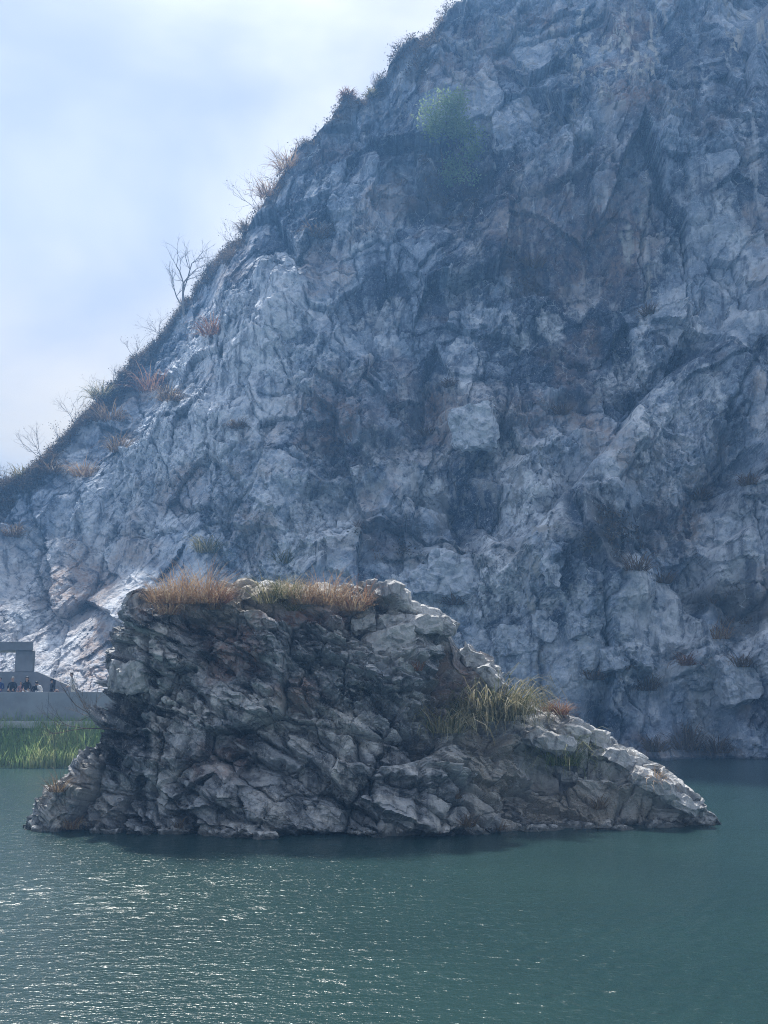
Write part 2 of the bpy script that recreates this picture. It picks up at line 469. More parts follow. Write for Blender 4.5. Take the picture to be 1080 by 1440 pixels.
def build_cliff():
    NU, NV, NB = 860, 740, 30
    xs = np.concatenate([np.linspace(-62, -38, 40)[:-1], np.linspace(-38, 31, NU - 80), np.linspace(31, 62, 42)[1:]])
    NU = len(xs)
    Hx = np.interp(xs, CREST[:, 0], CREST[:, 1])
    Hx = Hx + 0.9 * fbm2(xs * 0.4, xs * 0 + 3.3, 5, 11, 0.6) + 0.35 * ridged2(xs * 1.1, xs * 0 + 1.1, 4, 12)
    Hx = Hx + 6.0 * fbm2(xs * 0.11, xs * 0 + 8.8, 3, 15) * sstep(9, 16, xs)  # unseen right crest made uneven to break up its shadow on the water
    v = np.linspace(0, 1, NV)
    X = np.repeat(xs[:, None], NV, 1)
    Z = -1.2 + (Hx[:, None] + 1.2) * v[None, :]
    Hh = np.repeat(Hx[:, None], NV, 1)
    Y = face_y(X, Z)
    # pixel coordinates of the undisturbed face, only to place the features of the real cliff on it
    px, py, _ = to_px(np.stack([X, Y, Z], -1))
    wx = X + 0.9 * fbm2(X * 0.35, Z * 0.35, 3, 21); wz = Z + 0.9 * fbm2(X * 0.35 + 50, Z * 0.35, 3, 31)
    jx = X + 0.16 * fbm2(X * 2.2, Z * 2.2, 3, 41); jz = Z + 0.16 * fbm2(X * 2.2 + 9, Z * 2.2, 3, 44)
    ppx = px + 22 * fbm2(X * 0.3, Z * 0.3, 3, 51); ppy = py + 22 * fbm2(X * 0.3 + 20, Z * 0.3, 3, 55)
    d = np.zeros_like(X)
    def line_side(x0, y0, x1, y1, qx, qy):
        L = math.hypot(x1 - x0, y1 - y0)
        return ((qx - x0) * (y1 - y0) - (qy - y0) * (x1 - x0)) / L, ((qx - x0) * (x1 - x0) + (qy - y0) * (y1 - y0)) / (L * L)
    def blob(cx, cy, rx, ry, ang=0, qx=ppx, qy=ppy, soft=0.5):
        c, s = math.cos(R(ang)), math.sin(R(ang))
        u = ((qx - cx) * c + (qy - cy) * s) / rx; w = (-(qx - cx) * s + (qy - cy) * c) / ry
        return 1 - sstep(1 - soft, 1 + soft, np.sqrt(u * u + w * w))
    # diagonal slab right of the groove that runs from (985,480) down to (735,775)
    s, t = line_side(985, 480, 735, 775, px + 0.4 * (ppx - px), py + 0.4 * (ppy - py))
    s = -s
    on = sstep(-0.08, 0.02, t) * (1 - sstep(1.0, 1.2, t))
    d += on * (2.4 * (1 - sstep(-5, 5, s)) * (1 - sstep(0, 260, -s)) - 0.9 * np.exp(-(s - 8) ** 2 / 300))
    # right buttress, edge from (1085,600) to (890,1010)
    s, t = line_side(1095, 560, 880, 1030, ppx, ppy)
    s = -s
    d += 3.2 * (1 - sstep(-30, 8, s)) * sstep(-0.1, 0.15, t) - 1.2 * np.exp(-(s - 25) ** 2 / 900) * sstep(0, 0.2, t)
    s, t = line_side(1120, 300, 950, 560, ppx, ppy)
    s = -s
    d += 1.8 * (1 - sstep(-25, 8, s)) * sstep(-0.1, 0.1, t) * (1 - sstep(0.9, 1.1, t))
    # bench with fallen blocks along the foot
    bench = sstep(735, 800, ppy + 0.05 * (ppx - 600)) * sstep(330, 470, ppx) * (1 - sstep(840, 930, ppx))
    d += 2.2 * bench + 1.2 * bench * sstep(840, 960, ppy)
    # pale ridge on the left, running from (400,420) down to (180,700)
    s, t = line_side(405, 400, 150, 720, ppx, ppy)
    d += 1.7 * np.exp(-(s + 10) ** 2 / 1400) * sstep(-0.05, 0.1, t) * (1 - sstep(0.95, 1.25, t))
    d += 1.4 * blob(395, 440, 42, 60) + 1.1 * blob(668, 595, 42, 48) + 1.2 * blob(660, 810, 60, 55) + 1.1 * blob(935, 880, 28, 42) + 0.9 * blob(560, 820, 60, 40)
    d -= 2.0 * blob(500, 640, 70, 28) + 1.6 * blob(655, 735, 70, 30) + 1.5 * blob(600, 590, 28, 55) + 1.5 * blob(470, 720, 60, 30) + 1.6 * blob(860, 770, 70, 45) + 2.0 * blob(1010, 860, 60, 55)
    d -= 1.4 * blob(640, 260, 60, 60) + 1.0 * blob(790, 330, 110, 60) + 1.2 * blob(700, 640, 25, 50) + 2.0 * blob(960, 1010, 60, 50) + 1.2 * blob(800, 600, 90, 24, -15)
    d += 1.3 * blob(560, 250, 60, 40) + 1.1 * blob(900, 200, 50, 120)
    # broken rock at every size
    def rot(deg, qx, qz):
        a = R(deg); return qx * math.cos(a) - qz * math.sin(a), qx * math.sin(a) + qz * math.cos(a)
    d += 1.5 * fbm2(X / 13, Z / 17, 3, 61)
    lx = X + 0.5 * fbm2(X * 0.16, Z * 0.16, 2, 21); lz = Z + 0.5 * fbm2(X * 0.16 + 50, Z * 0.16, 2, 31)
    sx = X + 0.06 * vnoise2(X * 1.7, Z * 1.7, 41); sz = Z + 0.06 * vnoise2(X * 1.7 + 9, Z * 1.7, 44)
    k1 = sstep(-0.35, 0.45, fbm2(X / 7, Z / 7, 3, 98))            # shattered here, massive there
    k2 = 0.12 + 1.1 * sstep(-0.1, 0.45, fbm2(X / 4 + 30, Z / 5.5, 4, 99, 0.55))
    k2 = k2 * (1 - 0.45 * blob(70, 880, 190, 150)); k1 = k1 * (1 - 0.5 * blob(70, 880, 190, 150))
    hx = X + 0.13 * fbm2(X * 0.9, Z * 0.9, 4, 46, 0.6); hz = Z + 0.13 * fbm2(X * 0.9 + 70, Z * 0.9, 4, 48, 0.6)
    ex = X + 0.04 * fbm2(X * 3.1, Z * 3.1, 2, 56, 0.6); ez = Z + 0.04 * fbm2(X * 3.1 + 70, Z * 3.1, 2, 58, 0.6)
    u, v_ = rot(-10, lx + hx - X, lz + hz - Z); o, sl, e = facets2(u / 7.5, v_ / 12, 71); d += 0.8 * o + 2.2 * sl - 0.35 * (1 - sstep(0, 0.04, e)) * sstep(0.0, 0.3, vnoise2(X / 4, Z / 4, 72))
    u, v_ = rot(14, hx, hz); o, sl, e = facets2(u / 3.1, v_ / 4.6, 81); d += 0.42 * o + 1.05 * sl - 0.2 * (1 - sstep(0, 0.04, e)) * sstep(0.0, 0.4, vnoise2(X / 2, Z / 2, 83))
    u, v_ = rot(-14, hx, hz); o, sl, e = blocks(u / 2.4, v_ / 1.5, 85); d += k1 * (0.16 * o + 0.26 * sl)
    u, v_ = rot(-58, hx, hz); o, sl, e = blocks(u / 2.6, v_ / 1.1, 88); d += (1 - k1) * (0.12 * o + 0.22 * sl)
    u, v_ = rot(-20, hx, hz); o, sl, e = facets2(u / 1.35, v_ / 1.9, 91); d += (0.15 + 0.75 * k2) * (0.19 * o + 0.5 * sl)
    u, v_ = rot(30, ex, ez); o, sl, e = facets2(u / 0.66, v_ / 0.85, 95); d += k2 * (0.10 * o + 0.30 * sl)
    u, v_ = rot(-35, ex, ez); o, sl, e = facets2(u / 0.34, v_ / 0.4, 101); d += k2 * (0.055 * o + 0.17 * sl)
    o, sl, e = facets2(X / 0.18, Z / 0.2, 111); d += k2 * (0.028 * o + 0.08 * sl)
    d += 0.30 * (ridged2(lx / 3.4, lz / 13.0, 3, 122) - 0.6)                       # gullies down the face
    d += (0.04 + 0.07 * k1) * (ridged2(hx / 1.5, hz / 2.3, 4, 124, 0.6) - 0.6)
    tone = 0.51 + 0 * d
    for cu, cv, dg, sd, am in ((3.1, 4.6, 14, 81, .20), (1.35, 1.9, -20, 91, .19), (0.66, 0.85, 30, 95, .12), (0.34, 0.4, -35, 101, .08)):
        u, v_ = rot(dg, *((hx, hz) if cu > 1 else (ex, ez))); o, sl, e = facets2(u / cu, v_ / cv, sd); tone = tone + am * o
    tone = tone + 0.26 * fbm2(X / 9, Z / 11, 4, 181, 0.6)
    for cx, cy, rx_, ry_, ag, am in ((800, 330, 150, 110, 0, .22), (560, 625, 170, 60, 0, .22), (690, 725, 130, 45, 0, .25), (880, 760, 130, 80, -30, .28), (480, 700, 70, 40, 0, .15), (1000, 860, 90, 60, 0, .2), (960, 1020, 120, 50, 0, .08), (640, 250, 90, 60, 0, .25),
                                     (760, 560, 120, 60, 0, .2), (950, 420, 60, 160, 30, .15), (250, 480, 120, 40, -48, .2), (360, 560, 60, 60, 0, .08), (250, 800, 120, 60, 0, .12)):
        tone = tone - am * blob(cx, cy, rx_, ry_, ag)  # darker rock, with shade painted into the hollows
    tone = tone - 0.04 * (1 - sstep(100, 480, py)) + 0.14 * np.exp(-((ppx - 330) / 130) ** 2) * sstep(420, 560, ppy)  # left face lightened in colour as if sunlit
    # near-vertical joints and the sloping ones that cross them
    for i_, (deg, sp, dep) in enumerate(((80, 6.5, .35), (56, 11.0, .45), (-28, 12.0, .3), (8, 8.0, .3))):
        u, v_ = rot(deg, X + 0.5 * fbm2(X * 0.5, Z * 0.5, 4, 300 + i_, 0.6), Z + 0.5 * fbm2(X * 0.5, Z * 0.5 + 40, 4, 330 + i_, 0.6))
        g = v_ / sp; r_ = np.floor(g).astype(np.int64); g = np.abs(g - r_ - 0.2 - 0.6 * hr(r_, r_ * 0, r_ * 0, 310 + i_)) * sp
        d -= dep * np.exp(-(g / 0.09) ** 2) * sstep(-0.1, 0.25, vnoise2(u / 5 + 9 * i_, v_ / 5, 320 + i_))
    d += 0.06 * fbm2(X * 2.5, Z * 2.5, 3, 131)
    # long cracks and overhung joints that stand out in the photograph
    qx, qy = px + 0.35 * (ppx - px) + 5 * fbm2(X * 1.1, Z * 1.1, 3, 340), py + 0.35 * (ppy - py) + 5 * fbm2(X * 1.1 + 30, Z * 1.1, 3, 344)
    for pts, dep, wid in [([(255, 520), (290, 500), (345, 480), (395, 455)], .8, 5), ([(170, 752), (205, 745), (240, 752)], .8, 5), ([(395, 640), (440, 650), (470, 665), (520, 650)], 1.0, 6), ([(440, 745), (480, 750), (530, 740), (590, 748)], .9, 6),
                          ([(455, 430), (480, 520), (470, 600)], .6, 4), ([(560, 300), (545, 380), (560, 470)], .6, 4), ([(610, 470), (600, 540), (620, 600)], .8, 6), ([(635, 640), (670, 640), (700, 600)], .9, 5), ([(700, 420), (690, 520), (705, 640), (690, 740)], .7, 5),
                          ([(600, 200), (660, 260), (760, 270), (860, 250)], .7, 5), ([(830, 120), (820, 230), (840, 340)], .5, 4), ([(920, 230), (910, 330), (915, 440)], .6, 4), ([(770, 480), (830, 500), (880, 470)], .7, 5), ([(990, 230), (1040, 240), (1080, 215)], .8, 5),
                          ([(1000, 400), (960, 480), (900, 560), (850, 640)], .7, 5), ([(1080, 470), (1030, 560), (1000, 660)], .9, 6), ([(830, 700), (850, 780), (840, 860)], .8, 6), ([(900, 870), (935, 925), (965, 915)], .9, 5), ([(985, 840), (1040, 860), (1080, 850)], 1.0, 8),
                          ([(750, 850), (745, 930), (760, 1000)], .7, 5), ([(620, 770), (640, 830), (690, 850)], .8, 5), ([(300, 640), (340, 700), (330, 760)], .6, 4), ([(880, 960), (950, 960), (1010, 910)], .8, 6), ([(240, 620), (200, 690), (160, 780)], .6, 5), ([(380, 560), (430, 545), (450, 500)], .7, 4)]:
        best = np.full(X.shape, 1e9); side = np.zeros_like(best)
        for (x0, y0), (x1, y1) in zip(pts[:-1], pts[1:]):
            tt = np.clip(((qx - x0) * (x1 - x0) + (qy - y0) * (y1 - y0)) / ((x1 - x0) ** 2 + (y1 - y0) ** 2), 0, 1)
            ddx, ddy = qx - x0 - tt * (x1 - x0), qy - y0 - tt * (y1 - y0)
            dd = np.hypot(ddx, ddy); side = np.where(dd < best, -ddy, side); best = np.minimum(best, dd)
        d -= dep * 0.8 * np.exp(-(best / (wid * 0.7)) ** 2)
        d += 0.35 * dep * (side > 0) * np.exp(-best / 26)
    # soft, soil-covered strip under the crest on the left
    cd = (Hh - Z)
    strip = (1 - sstep(2.0, 6.5, cd + 2.2 * fbm2(X * 0.3, Z * 0.3, 3, 141))) * (1 - sstep(4, 10, X))
    d = d * (1 - 0.45 * strip)
    edge = sstep(0, 2.5, cd)
    Y2 = Y - d * (0.25 + 0.75 * edge)
    Z2 = Z + 0.16 * d * sstep(0, 3, cd) * sstep(0, 3, Z)
    Y2 = Y2 + 1.8 * (1 - sstep(0, 1.6, cd)) ** 2
    # colour patches of the rock; pale on the left also paints sunlit faces
    wn_ = 0.5 * fbm2(X * 0.8, Z * 0.8, 4, 151)
    s, t = line_side(410, 395, 60, 930, ppx, ppy)
    pale = 0.9 * np.exp(-(s + 5) ** 2 / 5200) * sstep(-0.03, 0.08, t)
    pale += 0.9 * blob(80, 890, 140, 110) + 0.8 * blob(660, 590, 50, 55) + 0.7 * blob(655, 815, 90, 60) + 0.55 * blob(740, 960, 90, 70) + 0.8 * blob(935, 880, 30, 45)
    pale += 0.5 * blob(1040, 760, 60, 80) + 0.45 * blob(740, 690, 50, 60) + 0.5 * blob(430, 720, 90, 70) + 0.55 * blob(1010, 930, 90, 40) + 0.4 * blob(800, 680, 60, 160, 40)
    pale += 0.65 * sstep(0.1, 0.5, fbm2(X / 3.2, Z / 3.6, 5, 161, 0.6)) * sstep(60, 500, py)
    pale = np.clip(pale + wn_ * 0.7 * (pale > 0.05), 0, 1)
    rust = 0.32 * blob(80, 880, 150, 120) + 0.6 * blob(790, 320, 130, 80) + 0.5 * blob(770, 590, 70, 25) + 0.6 * blob(880, 40, 25, 90) + 0.5 * blob(870, 180, 40, 40) + 0.45 * blob(120, 840, 60, 40) + 0.4 * blob(560, 600, 200, 60) + 0.4 * blob(1000, 680, 30, 70)
    rust += 0.55 * sstep(0.25, 0.8, fbm2(X / 5 + 40, Z / 5, 4, 171))
    rust = np.clip(rust + wn_ * 0.5 * (rust > 0.05), 0, 1)
    soil = strip * 0.95 + 0.5 * blob(630, 265, 80, 40) + 0.6 * blob(860, 770, 80, 40, -30) + 0.7 * blob(1030, 850, 60, 30) + 0.45 * blob(970, 1035, 60, 25) + 0.5 * blob(755, 370, 50, 30) + 0.4 * blob(600, 790, 150, 25)
    soil = np.clip(soil + wn_ * 0.6 * (soil > 0.05), 0, 1)
    streak = np.clip(0.9 * blob(860, 60, 60, 110) + 0.9 * blob(1050, 40, 40, 40) + 0.8 * blob(750, 880, 14, 130) + 0.7 * blob(910, 310, 14, 120) + 0.4 * blob(700, 100, 300, 120) + 0.35 * blob(560, 680, 300, 80), 0, 1)
    # the hill top behind the crest
    vb = np.linspace(0, 1, NB + 1)[1:] ** 1.6
    Xb = np.repeat(xs[:, None], NB, 1)
    Yb = Y2[:, -1:] + 26 * vb[None, :]
    Zb = Z2[:, -1:] + 0.25 - 2.5 * vb[None, :] + 0.3 * fbm2(Xb * 0.3, Yb * 0.3, 3, 181) * sstep(0, 0.1, vb)[None, :]
    one = np.ones_like(Xb)
    P = np.concatenate([np.stack([X, Y2, Z2], -1), np.stack([Xb, Yb, Zb], -1)], 1)
    cat_ = lambda a_, b_: np.concatenate([a_, b_], 1)
    attrs = dict(tone=cat_(tone, 0.4 * one), pale=cat_(pale, 0 * one), rust=cat_(rust, 0 * one), soil=cat_(soil, one), streak=cat_(streak, 0 * one))
    me = mesh_np('cliff', P, grid_faces(NU, NV + NB), [M_CLIFF], False, attrs)
    o = link('cliff', me)
    tag(o, 'tall blue grey quarry cliff rising behind the lake', kind='structure')
    return o, P.reshape(-1, 3)[::1]

cliff, CLIFF_P = build_cliff()

class Surf:
    def __init__(self, P):
        self.P = P
        self.px, self.py, self.d = to_px(P)
        self.d = np.where(self.d < 1, 1e9, self.d)
    def hit(self, px, py, r=3.0):
        m = (np.abs(self.px - px) < r) & (np.abs(self.py - py) < r)
        idx = np.nonzero(m)[0]
        if len(idx) == 0:
            return self.hit(px, py, r * 2)
        return Vector(self.P[idx[np.argmin(self.d[idx])]].tolist())
CL = Surf(CLIFF_P)

# ------------------------------------------------------------------ rock island
TOP_PX = [(186, 872), (206, 855), (250, 846), (330, 842), (420, 842), (500, 848), (560, 856), (600, 868), (625, 888), (650, 920), (690, 955), (740, 992), (800, 1010), (835, 1030),
          (870, 1066), (910, 1095), (960, 1118), (1000, 1142), (1020, 1166)]
LEFT_PX = [(20, 1178), (36, 1150), (58, 1115), (84, 1088), (112, 1045), (142, 1005), (162, 970), (166, 930), (174, 904), (190, 872)]
def build_island():
    YR = 33.2
    T = np.array([tuple(at(px, py, np.interp(px, [480, 740, 900, 1020], [33.2, 34.6, 34.4, 33.0]))) for px, py in TOP_PX])
    L = np.array([tuple(at(px, py, 32.0)) for px, py in LEFT_PX])
    H0 = T[0, 2]
    NS, NF, NC = 1180, 300, 46
    # ring parameter: dense on the front half
    q = np.linspace(0, 1, NS, endpoint=False)
    s = np.where(q < 0.74, q / 0.74 * math.pi, math.pi + (q - 0.74) / 0.26 * math.pi)
    f = np.linspace(0, 1, NF)
    zl = -0.6 + f * (H0 + 0.6)
    xl = np.interp(zl, L[:, 2], L[:, 0]); xl[zl < L[0, 2]] = L[0, 0] - 0.2
    xr = T[-1, 0] + 0.15 + 0.35 * (1 - f)
    S, Fm = np.meshgrid(s, f, indexing='ij')
    XL, XR = np.meshgrid(s * 0, xl, indexing='ij')[1], np.meshgrid(s * 0, xr, indexing='ij')[1]
    xh = (1 - np.cos(S)) / 2
    X = XL + (XR - XL) * xh
    Hx = np.interp(X, T[:, 0], T[:, 2]); Hx = np.where(X < T[0, 0], H0, Hx)
    Hx = Hx + (0.16 * fbm2(X * 1.1, X * 0 + 2.2, 4, 205, 0.6)) * np.clip(Hx / 3, 0, 1)
    Z = -0.6 + Fm * (Hx + 0.6)
    sn = np.sin(S)
    se = np.sign(sn) * np.abs(sn) ** 0.42
    yc = np.interp(X, [-10.5, -6, 0, 5, 10.5], [32.6, 33.4, 33.6, 34.6, 32.8])
    front0 = np.interp(X, [-10.5, -7, -2, 3, 7, 10.5], [1.7, 3.0, 3.5, 4.0, 4.0, 1.0])
    front1 = np.interp(X, [-10.5, -7, -2, 1.5, 4, 7, 10.5], [1.6, 1.9, 1.9, 1.3, 0.6, 0.35, 0.15])
    back0 = np.interp(X, [-10.5, -5, 0, 5, 10.5], [2.0, 5.0, 5.5, 4.5, 0.9])
    back1 = np.interp(X, [-10.5, -5, 0, 5, 10.5], [1.6, 3.6, 3.4, 1.6, 0.2])
    prof = Fm ** np.interp(X, [-10, 1, 5, 11], [1.15, 1.1, 0.6, 0.6])
    fr = front0 + (front1 - front0) * prof; bk = back0 + (back1 - back0) * prof
    Y = yc - np.where(se > 0, fr, bk) * se
    # cap
    c = np.linspace(0, 1, NC + 1)[1:]
    Xc = np.repeat(X[:, -1:], NC, 1)
    yce = yc[:, -1:]; Yc = Y[:, -1:] + (yce - Y[:, -1:]) * c[None, :]
    Zc = Z[:, -1:] + 0.28 * np.sin(c * math.pi / 2)[None, :] * np.minimum(1, (Hx[:, -1:]) / 2.5)
    P = np.stack([np.concatenate([X, Xc], 1), np.concatenate([Y, Yc], 1), np.concatenate([Z, Zc], 1)], -1)
    NV = NF + NC
    # normals of the undisturbed loft
    def normals(P):
        du = np.roll(P, -1, 0) - np.roll(P, 1, 0)
        dv = np.gradient(P, axis=1)
        n = np.cross(du, dv); n /= np.linalg.norm(n, axis=-1, keepdims=True) + 1e-9
        return n
    N = normals(P)
    N[:, -6:] = (0, 0, 1)
    x, y, z = [P[..., i].astype(np.float32) for i in range(3)]
    px, py, _ = to_px(P)
    w = [0.42 * fbm3(x * 0.7 + k * 31, y * 0.7, z * 0.7, 3, 200 + k * 7) for k in range(3)]
    j = [0.10 * fbm3(x * 3 + k * 31, y * 3, z * 3, 2, 230 + k * 7) for k in range(3)]
    ppx, ppy = px + 20 * w[0] / 0.42 * 0.9, py + 20 * w[2] / 0.42 * 0.9
    def blob(cx, cy, rx, ry, ang=0, soft=0.5, qx=ppx, qy=ppy):
        ca, sa = math.cos(R(ang)), math.sin(R(ang))
        u = ((qx - cx) * ca + (qy - cy) * sa) / rx; v_ = (-(qx - cx) * sa + (qy - cy) * ca) / ry
        return (1 - sstep(1 - soft, 1 + soft, np.sqrt(u * u + v_ * v_))) * (y < 34.5)
    def edge_line(x0, y0, x1, y1, qx=ppx, qy=ppy):
        Ln = math.hypot(x1 - x0, y1 - y0)
        return ((qx - x0) * (y1 - y0) - (qy - y0) * (x1 - x0)) / Ln, ((qx - x0) * (x1 - x0) + (qy - y0) * (y1 - y0)) / (Ln * Ln)
    d = 0.38 * fbm3(x / 3.2, y / 3.2, z / 3.2, 3, 251)
    # bedding that dips to the right; plates are long along the dip
    def dipuv(deg, qx, qz):
        a = R(deg); return qx * math.cos(a) - qz * math.sin(a), qx * math.sin(a) + qz * math.cos(a)
    lx = x + 0.25 * w[0]; lz = z + 0.25 * w[2]
    sx = x + 0.4 * j[0]; sz = z + 0.4 * j[2]
    k1 = sstep(-0.35, 0.4, fbm3(x / 2.6, y / 2.6, z / 2.6, 2, 255))
    rough = 0.2 + 1.1 * sstep(-0.2, 0.4, fbm3(x / 1.7, y / 1.7, z / 1.7, 2, 281))
    massive = np.clip(blob(400, 1065, 150, 60) + blob(650, 1090, 90, 50, 30) + 0.8 * blob(560, 1130, 80, 40) + 0.7 * blob(350, 1140, 70, 34) + 0.6 * blob(500, 1040, 50, 60), 0, 1)
    rough = rough * (1 - 0.62 * massive); k1 = k1 * (1 - 0.8 * massive)
    h = [0.07 * fbm3(x * 1.9 + k * 21, y * 1.9, z * 1.9, 3, 240 + k * 5, 0.6) for k in range(3)]
    hx, hy, hz = x + h[0], y + h[1], z + h[2]
    ex, ez = x + 0.5 * j[0], z + 0.5 * j[2]
    tone = 0.48 + 0 * d
    u, v = dipuv(-8, lx + h[0], lz + h[2]); o, sl, e = facets3(u / 2.9, y / 3.0, v / 2.3, 261); tone = tone + .10 * o; d += 0.30 * o + 0.9 * sl - 0.2 * (1 - sstep(0, 0.05, e))
    u, v = dipuv(31, hx, hz); o, sl, e = blocks(u / 2.3, v / 1.15, 265, y / 2.0); tone = tone + .10 * o; d += 0.22 * o + 0.34 * sl - 0.12 * (1 - sstep(0, 0.04, e)) * k1
    u, v = dipuv(18, hx, hz); o, sl, e = facets3(u / 1.75, hy / 1.2, v / 0.66, 271); tone = tone + .20 * o; d += (0.5 + 0.5 * k1) * (0.24 * o + 0.50 * sl - 0.10 * (1 - sstep(0, 0.04, e)) * sstep(0.1, 0.4, vnoise(x * 1.3, y * 1.3, z * 1.3, 277)))
    u, v = dipuv(38, hx, hz); o, sl, e = facets3(u / 0.95, hy / 0.6, v / 0.29, 275); tone = tone + .16 * o; d += rough * (0.15 * o + 0.26 * sl)
    u, v = dipuv(34, ex, ez); o, sl, e = blocks(u / 0.95, v / 0.30, 283, y / 0.7); d += k1 * (0.12 * o + 0.15 * sl); tone = tone + .08 * o * k1
    u, v = dipuv(26, ex, ez); o, sl, e = facets3(u / 0.46, y / 0.3, v / 0.15, 291); tone = tone + .12 * o; d += rough * (0.055 * o + 0.15 * sl)
    u, v = dipuv(40, ex, ez); o, sl, e = facets3(u / 0.16, y / 0.14, v / 0.11, 301); d += rough * (0.024 * o + 0.07 * sl)
    u, v = dipuv(30, hx, hz)
    d += 0.045 * (ridged3(u / 1.1, hy / 0.9, v / 0.6, 4, 305) - 0.9) * (0.4 + 0.6 * rough)
    d -= 0.14 * sstep(0.18, 0.5, fbm3(u / 0.8, y / 0.7, v / 0.42, 2, 308)) * k1            # weathered pockets
    # deep bedding cracks, long and wandering
    for k, (ang, off, dep, wd) in enumerate([(31, 0.4, .32, .06), (27, 1.9, .28, .05), (35, 3.1, .30, .06), (30, 4.4, .25, .05), (8, 2.6, .30, .05), (24, -1.2, .28, .05), (-50, -5.2, .22, .05), (-66, -1.3, .2, .05)]):
        a = R(ang)
        g = (x + 0.35 * w[0]) * math.sin(a) + (z + 0.35 * w[2]) * math.cos(a) - off + 0.12 * vnoise(x * 1.1, y * 1.1, z * 1.1, 320 + k)
        d -= dep * np.exp(-(g / wd) ** 2) * sstep(-0.35, 0.1, vnoise(x / 2.3, y / 2.3, z / 2.3, 340 + k))
        d += 0.16 * sstep(0, 0.25, g) * np.exp(-np.clip(g, 0, 9) / 0.7)
    # cracks and overhung joints that stand out in the photograph
    qx, qy = px + 5 * w[0] / 0.42 + 8 * h[0] / 0.07, py + 5 * w[2] / 0.42 + 8 * h[2] / 0.07
    for pts, dep, wid in [([(285, 1068), (330, 1066), (375, 1078), (412, 1070)], .42, 4.5), ([(492, 880), (530, 893), (560, 900), (577, 935)], .45, 7), ([(380, 1000), (400, 1040), (440, 1075), (472, 1120)], .32, 4),
                          ([(450, 1000), (490, 1030), (520, 1075), (560, 1100), (600, 1110)], .38, 5), ([(240, 930), (235, 1000), (228, 1060), (215, 1110)], .35, 5), ([(560, 1010), (600, 1060), (660, 1100), (700, 1140)], .32, 4.5),
                          ([(535, 1160), (520, 1100), (545, 1050)], .30, 4), ([(330, 1130), (365, 1150), (372, 1176)], .28, 4), ([(745, 1052), (800, 1068), (850, 1088), (890, 1104)], .35, 6), ([(615, 890), (640, 930), (660, 985)], .40, 6),
                          ([(205, 900), (225, 950), (230, 990)], .40, 6), ([(400, 915), (450, 935), (505, 930)], .35, 5), ([(330, 965), (390, 985), (430, 1000)], .35, 6), ([(590, 1120), (640, 1140), (690, 1165)], .3, 4), ([(160, 985), (190, 1010), (205, 1050)], .4, 6)]:
        best = np.full(x.shape, 1e9, np.float32); side = np.zeros_like(best)
        for (x0, y0), (x1, y1) in zip(pts[:-1], pts[1:]):
            L2 = (x1 - x0) ** 2 + (y1 - y0) ** 2
            tt = np.clip(((qx - x0) * (x1 - x0) + (qy - y0) * (y1 - y0)) / L2, 0, 1)
            ddx, ddy = qx - x0 - tt * (x1 - x0), qy - y0 - tt * (y1 - y0)
            dd = np.hypot(ddx, ddy)
            side = np.where(dd < best, -ddy, side); best = np.minimum(best, dd)
        on = (y < 34.5)
        d -= on * dep * np.exp(-(best / wid) ** 2)
        d += on * 0.16 * (side > 0) * np.exp(-best / 22)
    # larger hollows and noses seen in the photograph
    d += 0.55 * blob(205, 900, 50, 60) - 0.45 * blob(310, 905, 60, 50) - 0.35 * blob(520, 890, 45, 28) + 0.40 * blob(545, 905, 45, 30)
    d -= 0.5 * blob(190, 990, 30, 40) + 0.55 * blob(655, 960, 36, 36) - 0.35 * blob(330, 1090, 90, 60) + 0.45 * blob(385, 945, 55, 20)
    d += 0.35 * blob(790, 1040, 45, 22, 35) + 0.25 * blob(880, 1080, 50, 18, 35) - 0.4 * blob(800, 1095, 50, 22)
    s_, t_ = edge_line(240, 930, 250, 1130)
    d += 0.35 * (1 - sstep(-8, 8, s_)) * np.exp(-np.clip(-s_, 0, 900) / 60) * sstep(-0.1, 0.1, t_)
    edgeR = np.clip((10.6 - x) / 2.0, 0.25, 1) * np.clip((x + 11.2) / 3.6, 0.3, 1)
    capf = np.ones(NV); capf[NF - 12:] = 0.45; capf[NF - 30:NF - 12] = np.linspace(1, 0.45, 18)
    P2 = P + N * (d * edgeR * capf[None, :])[..., None]
    P2[..., 2] = np.where(z < -0.1, np.minimum(P2[..., 2], -0.05 + 0 * z), P2[..., 2])
    # colour patches; pale on the right slope also paints sunlight
    wn_ = 0.6 * fbm3(x * 1.6, y * 1.6, z * 1.6, 3, 351)
    pale = 0.45 * blob(800, 1035, 100, 34, 33) + 0.4 * blob(920, 1105, 110, 34, 28) + 0.45 * blob(840, 1130, 170, 36, 14) + 0.8 * blob(900, 1170, 150, 16) + 0.6 * blob(590, 862, 40, 22) + 0.5 * blob(680, 945, 36, 26, 45)
    pale += 0.55 * blob(235, 1000, 14, 110) + 0.5 * blob(345, 1000, 60, 30) + 0.45 * blob(430, 1010, 50, 30) + 0.35 * blob(540, 900, 50, 30) + 0.5 * blob(465, 940, 22, 10) + 0.4 * blob(380, 1180, 250, 12) + 0.3 * blob(480, 1050, 60, 60)
    pale += 0.4 * sstep(0.35, 0.75, fbm3(x / 1.1, y / 1.1, z / 0.8, 3, 361))
    pale = np.clip(pale + wn_ * 0.8 * (pale > 0.04), 0, 1)
    rust = 1.0 * blob(330, 915, 46, 38) + 0.7 * blob(350, 860, 110, 22) + 0.9 * blob(655, 965, 34, 42) + 0.5 * blob(440, 975, 40, 22) + 0.4 * blob(310, 1070, 40, 30) + 0.5 * blob(450, 860, 50, 16)
    rust = np.clip(rust + wn_ * 0.7 * (rust > 0.05), 0, 1)
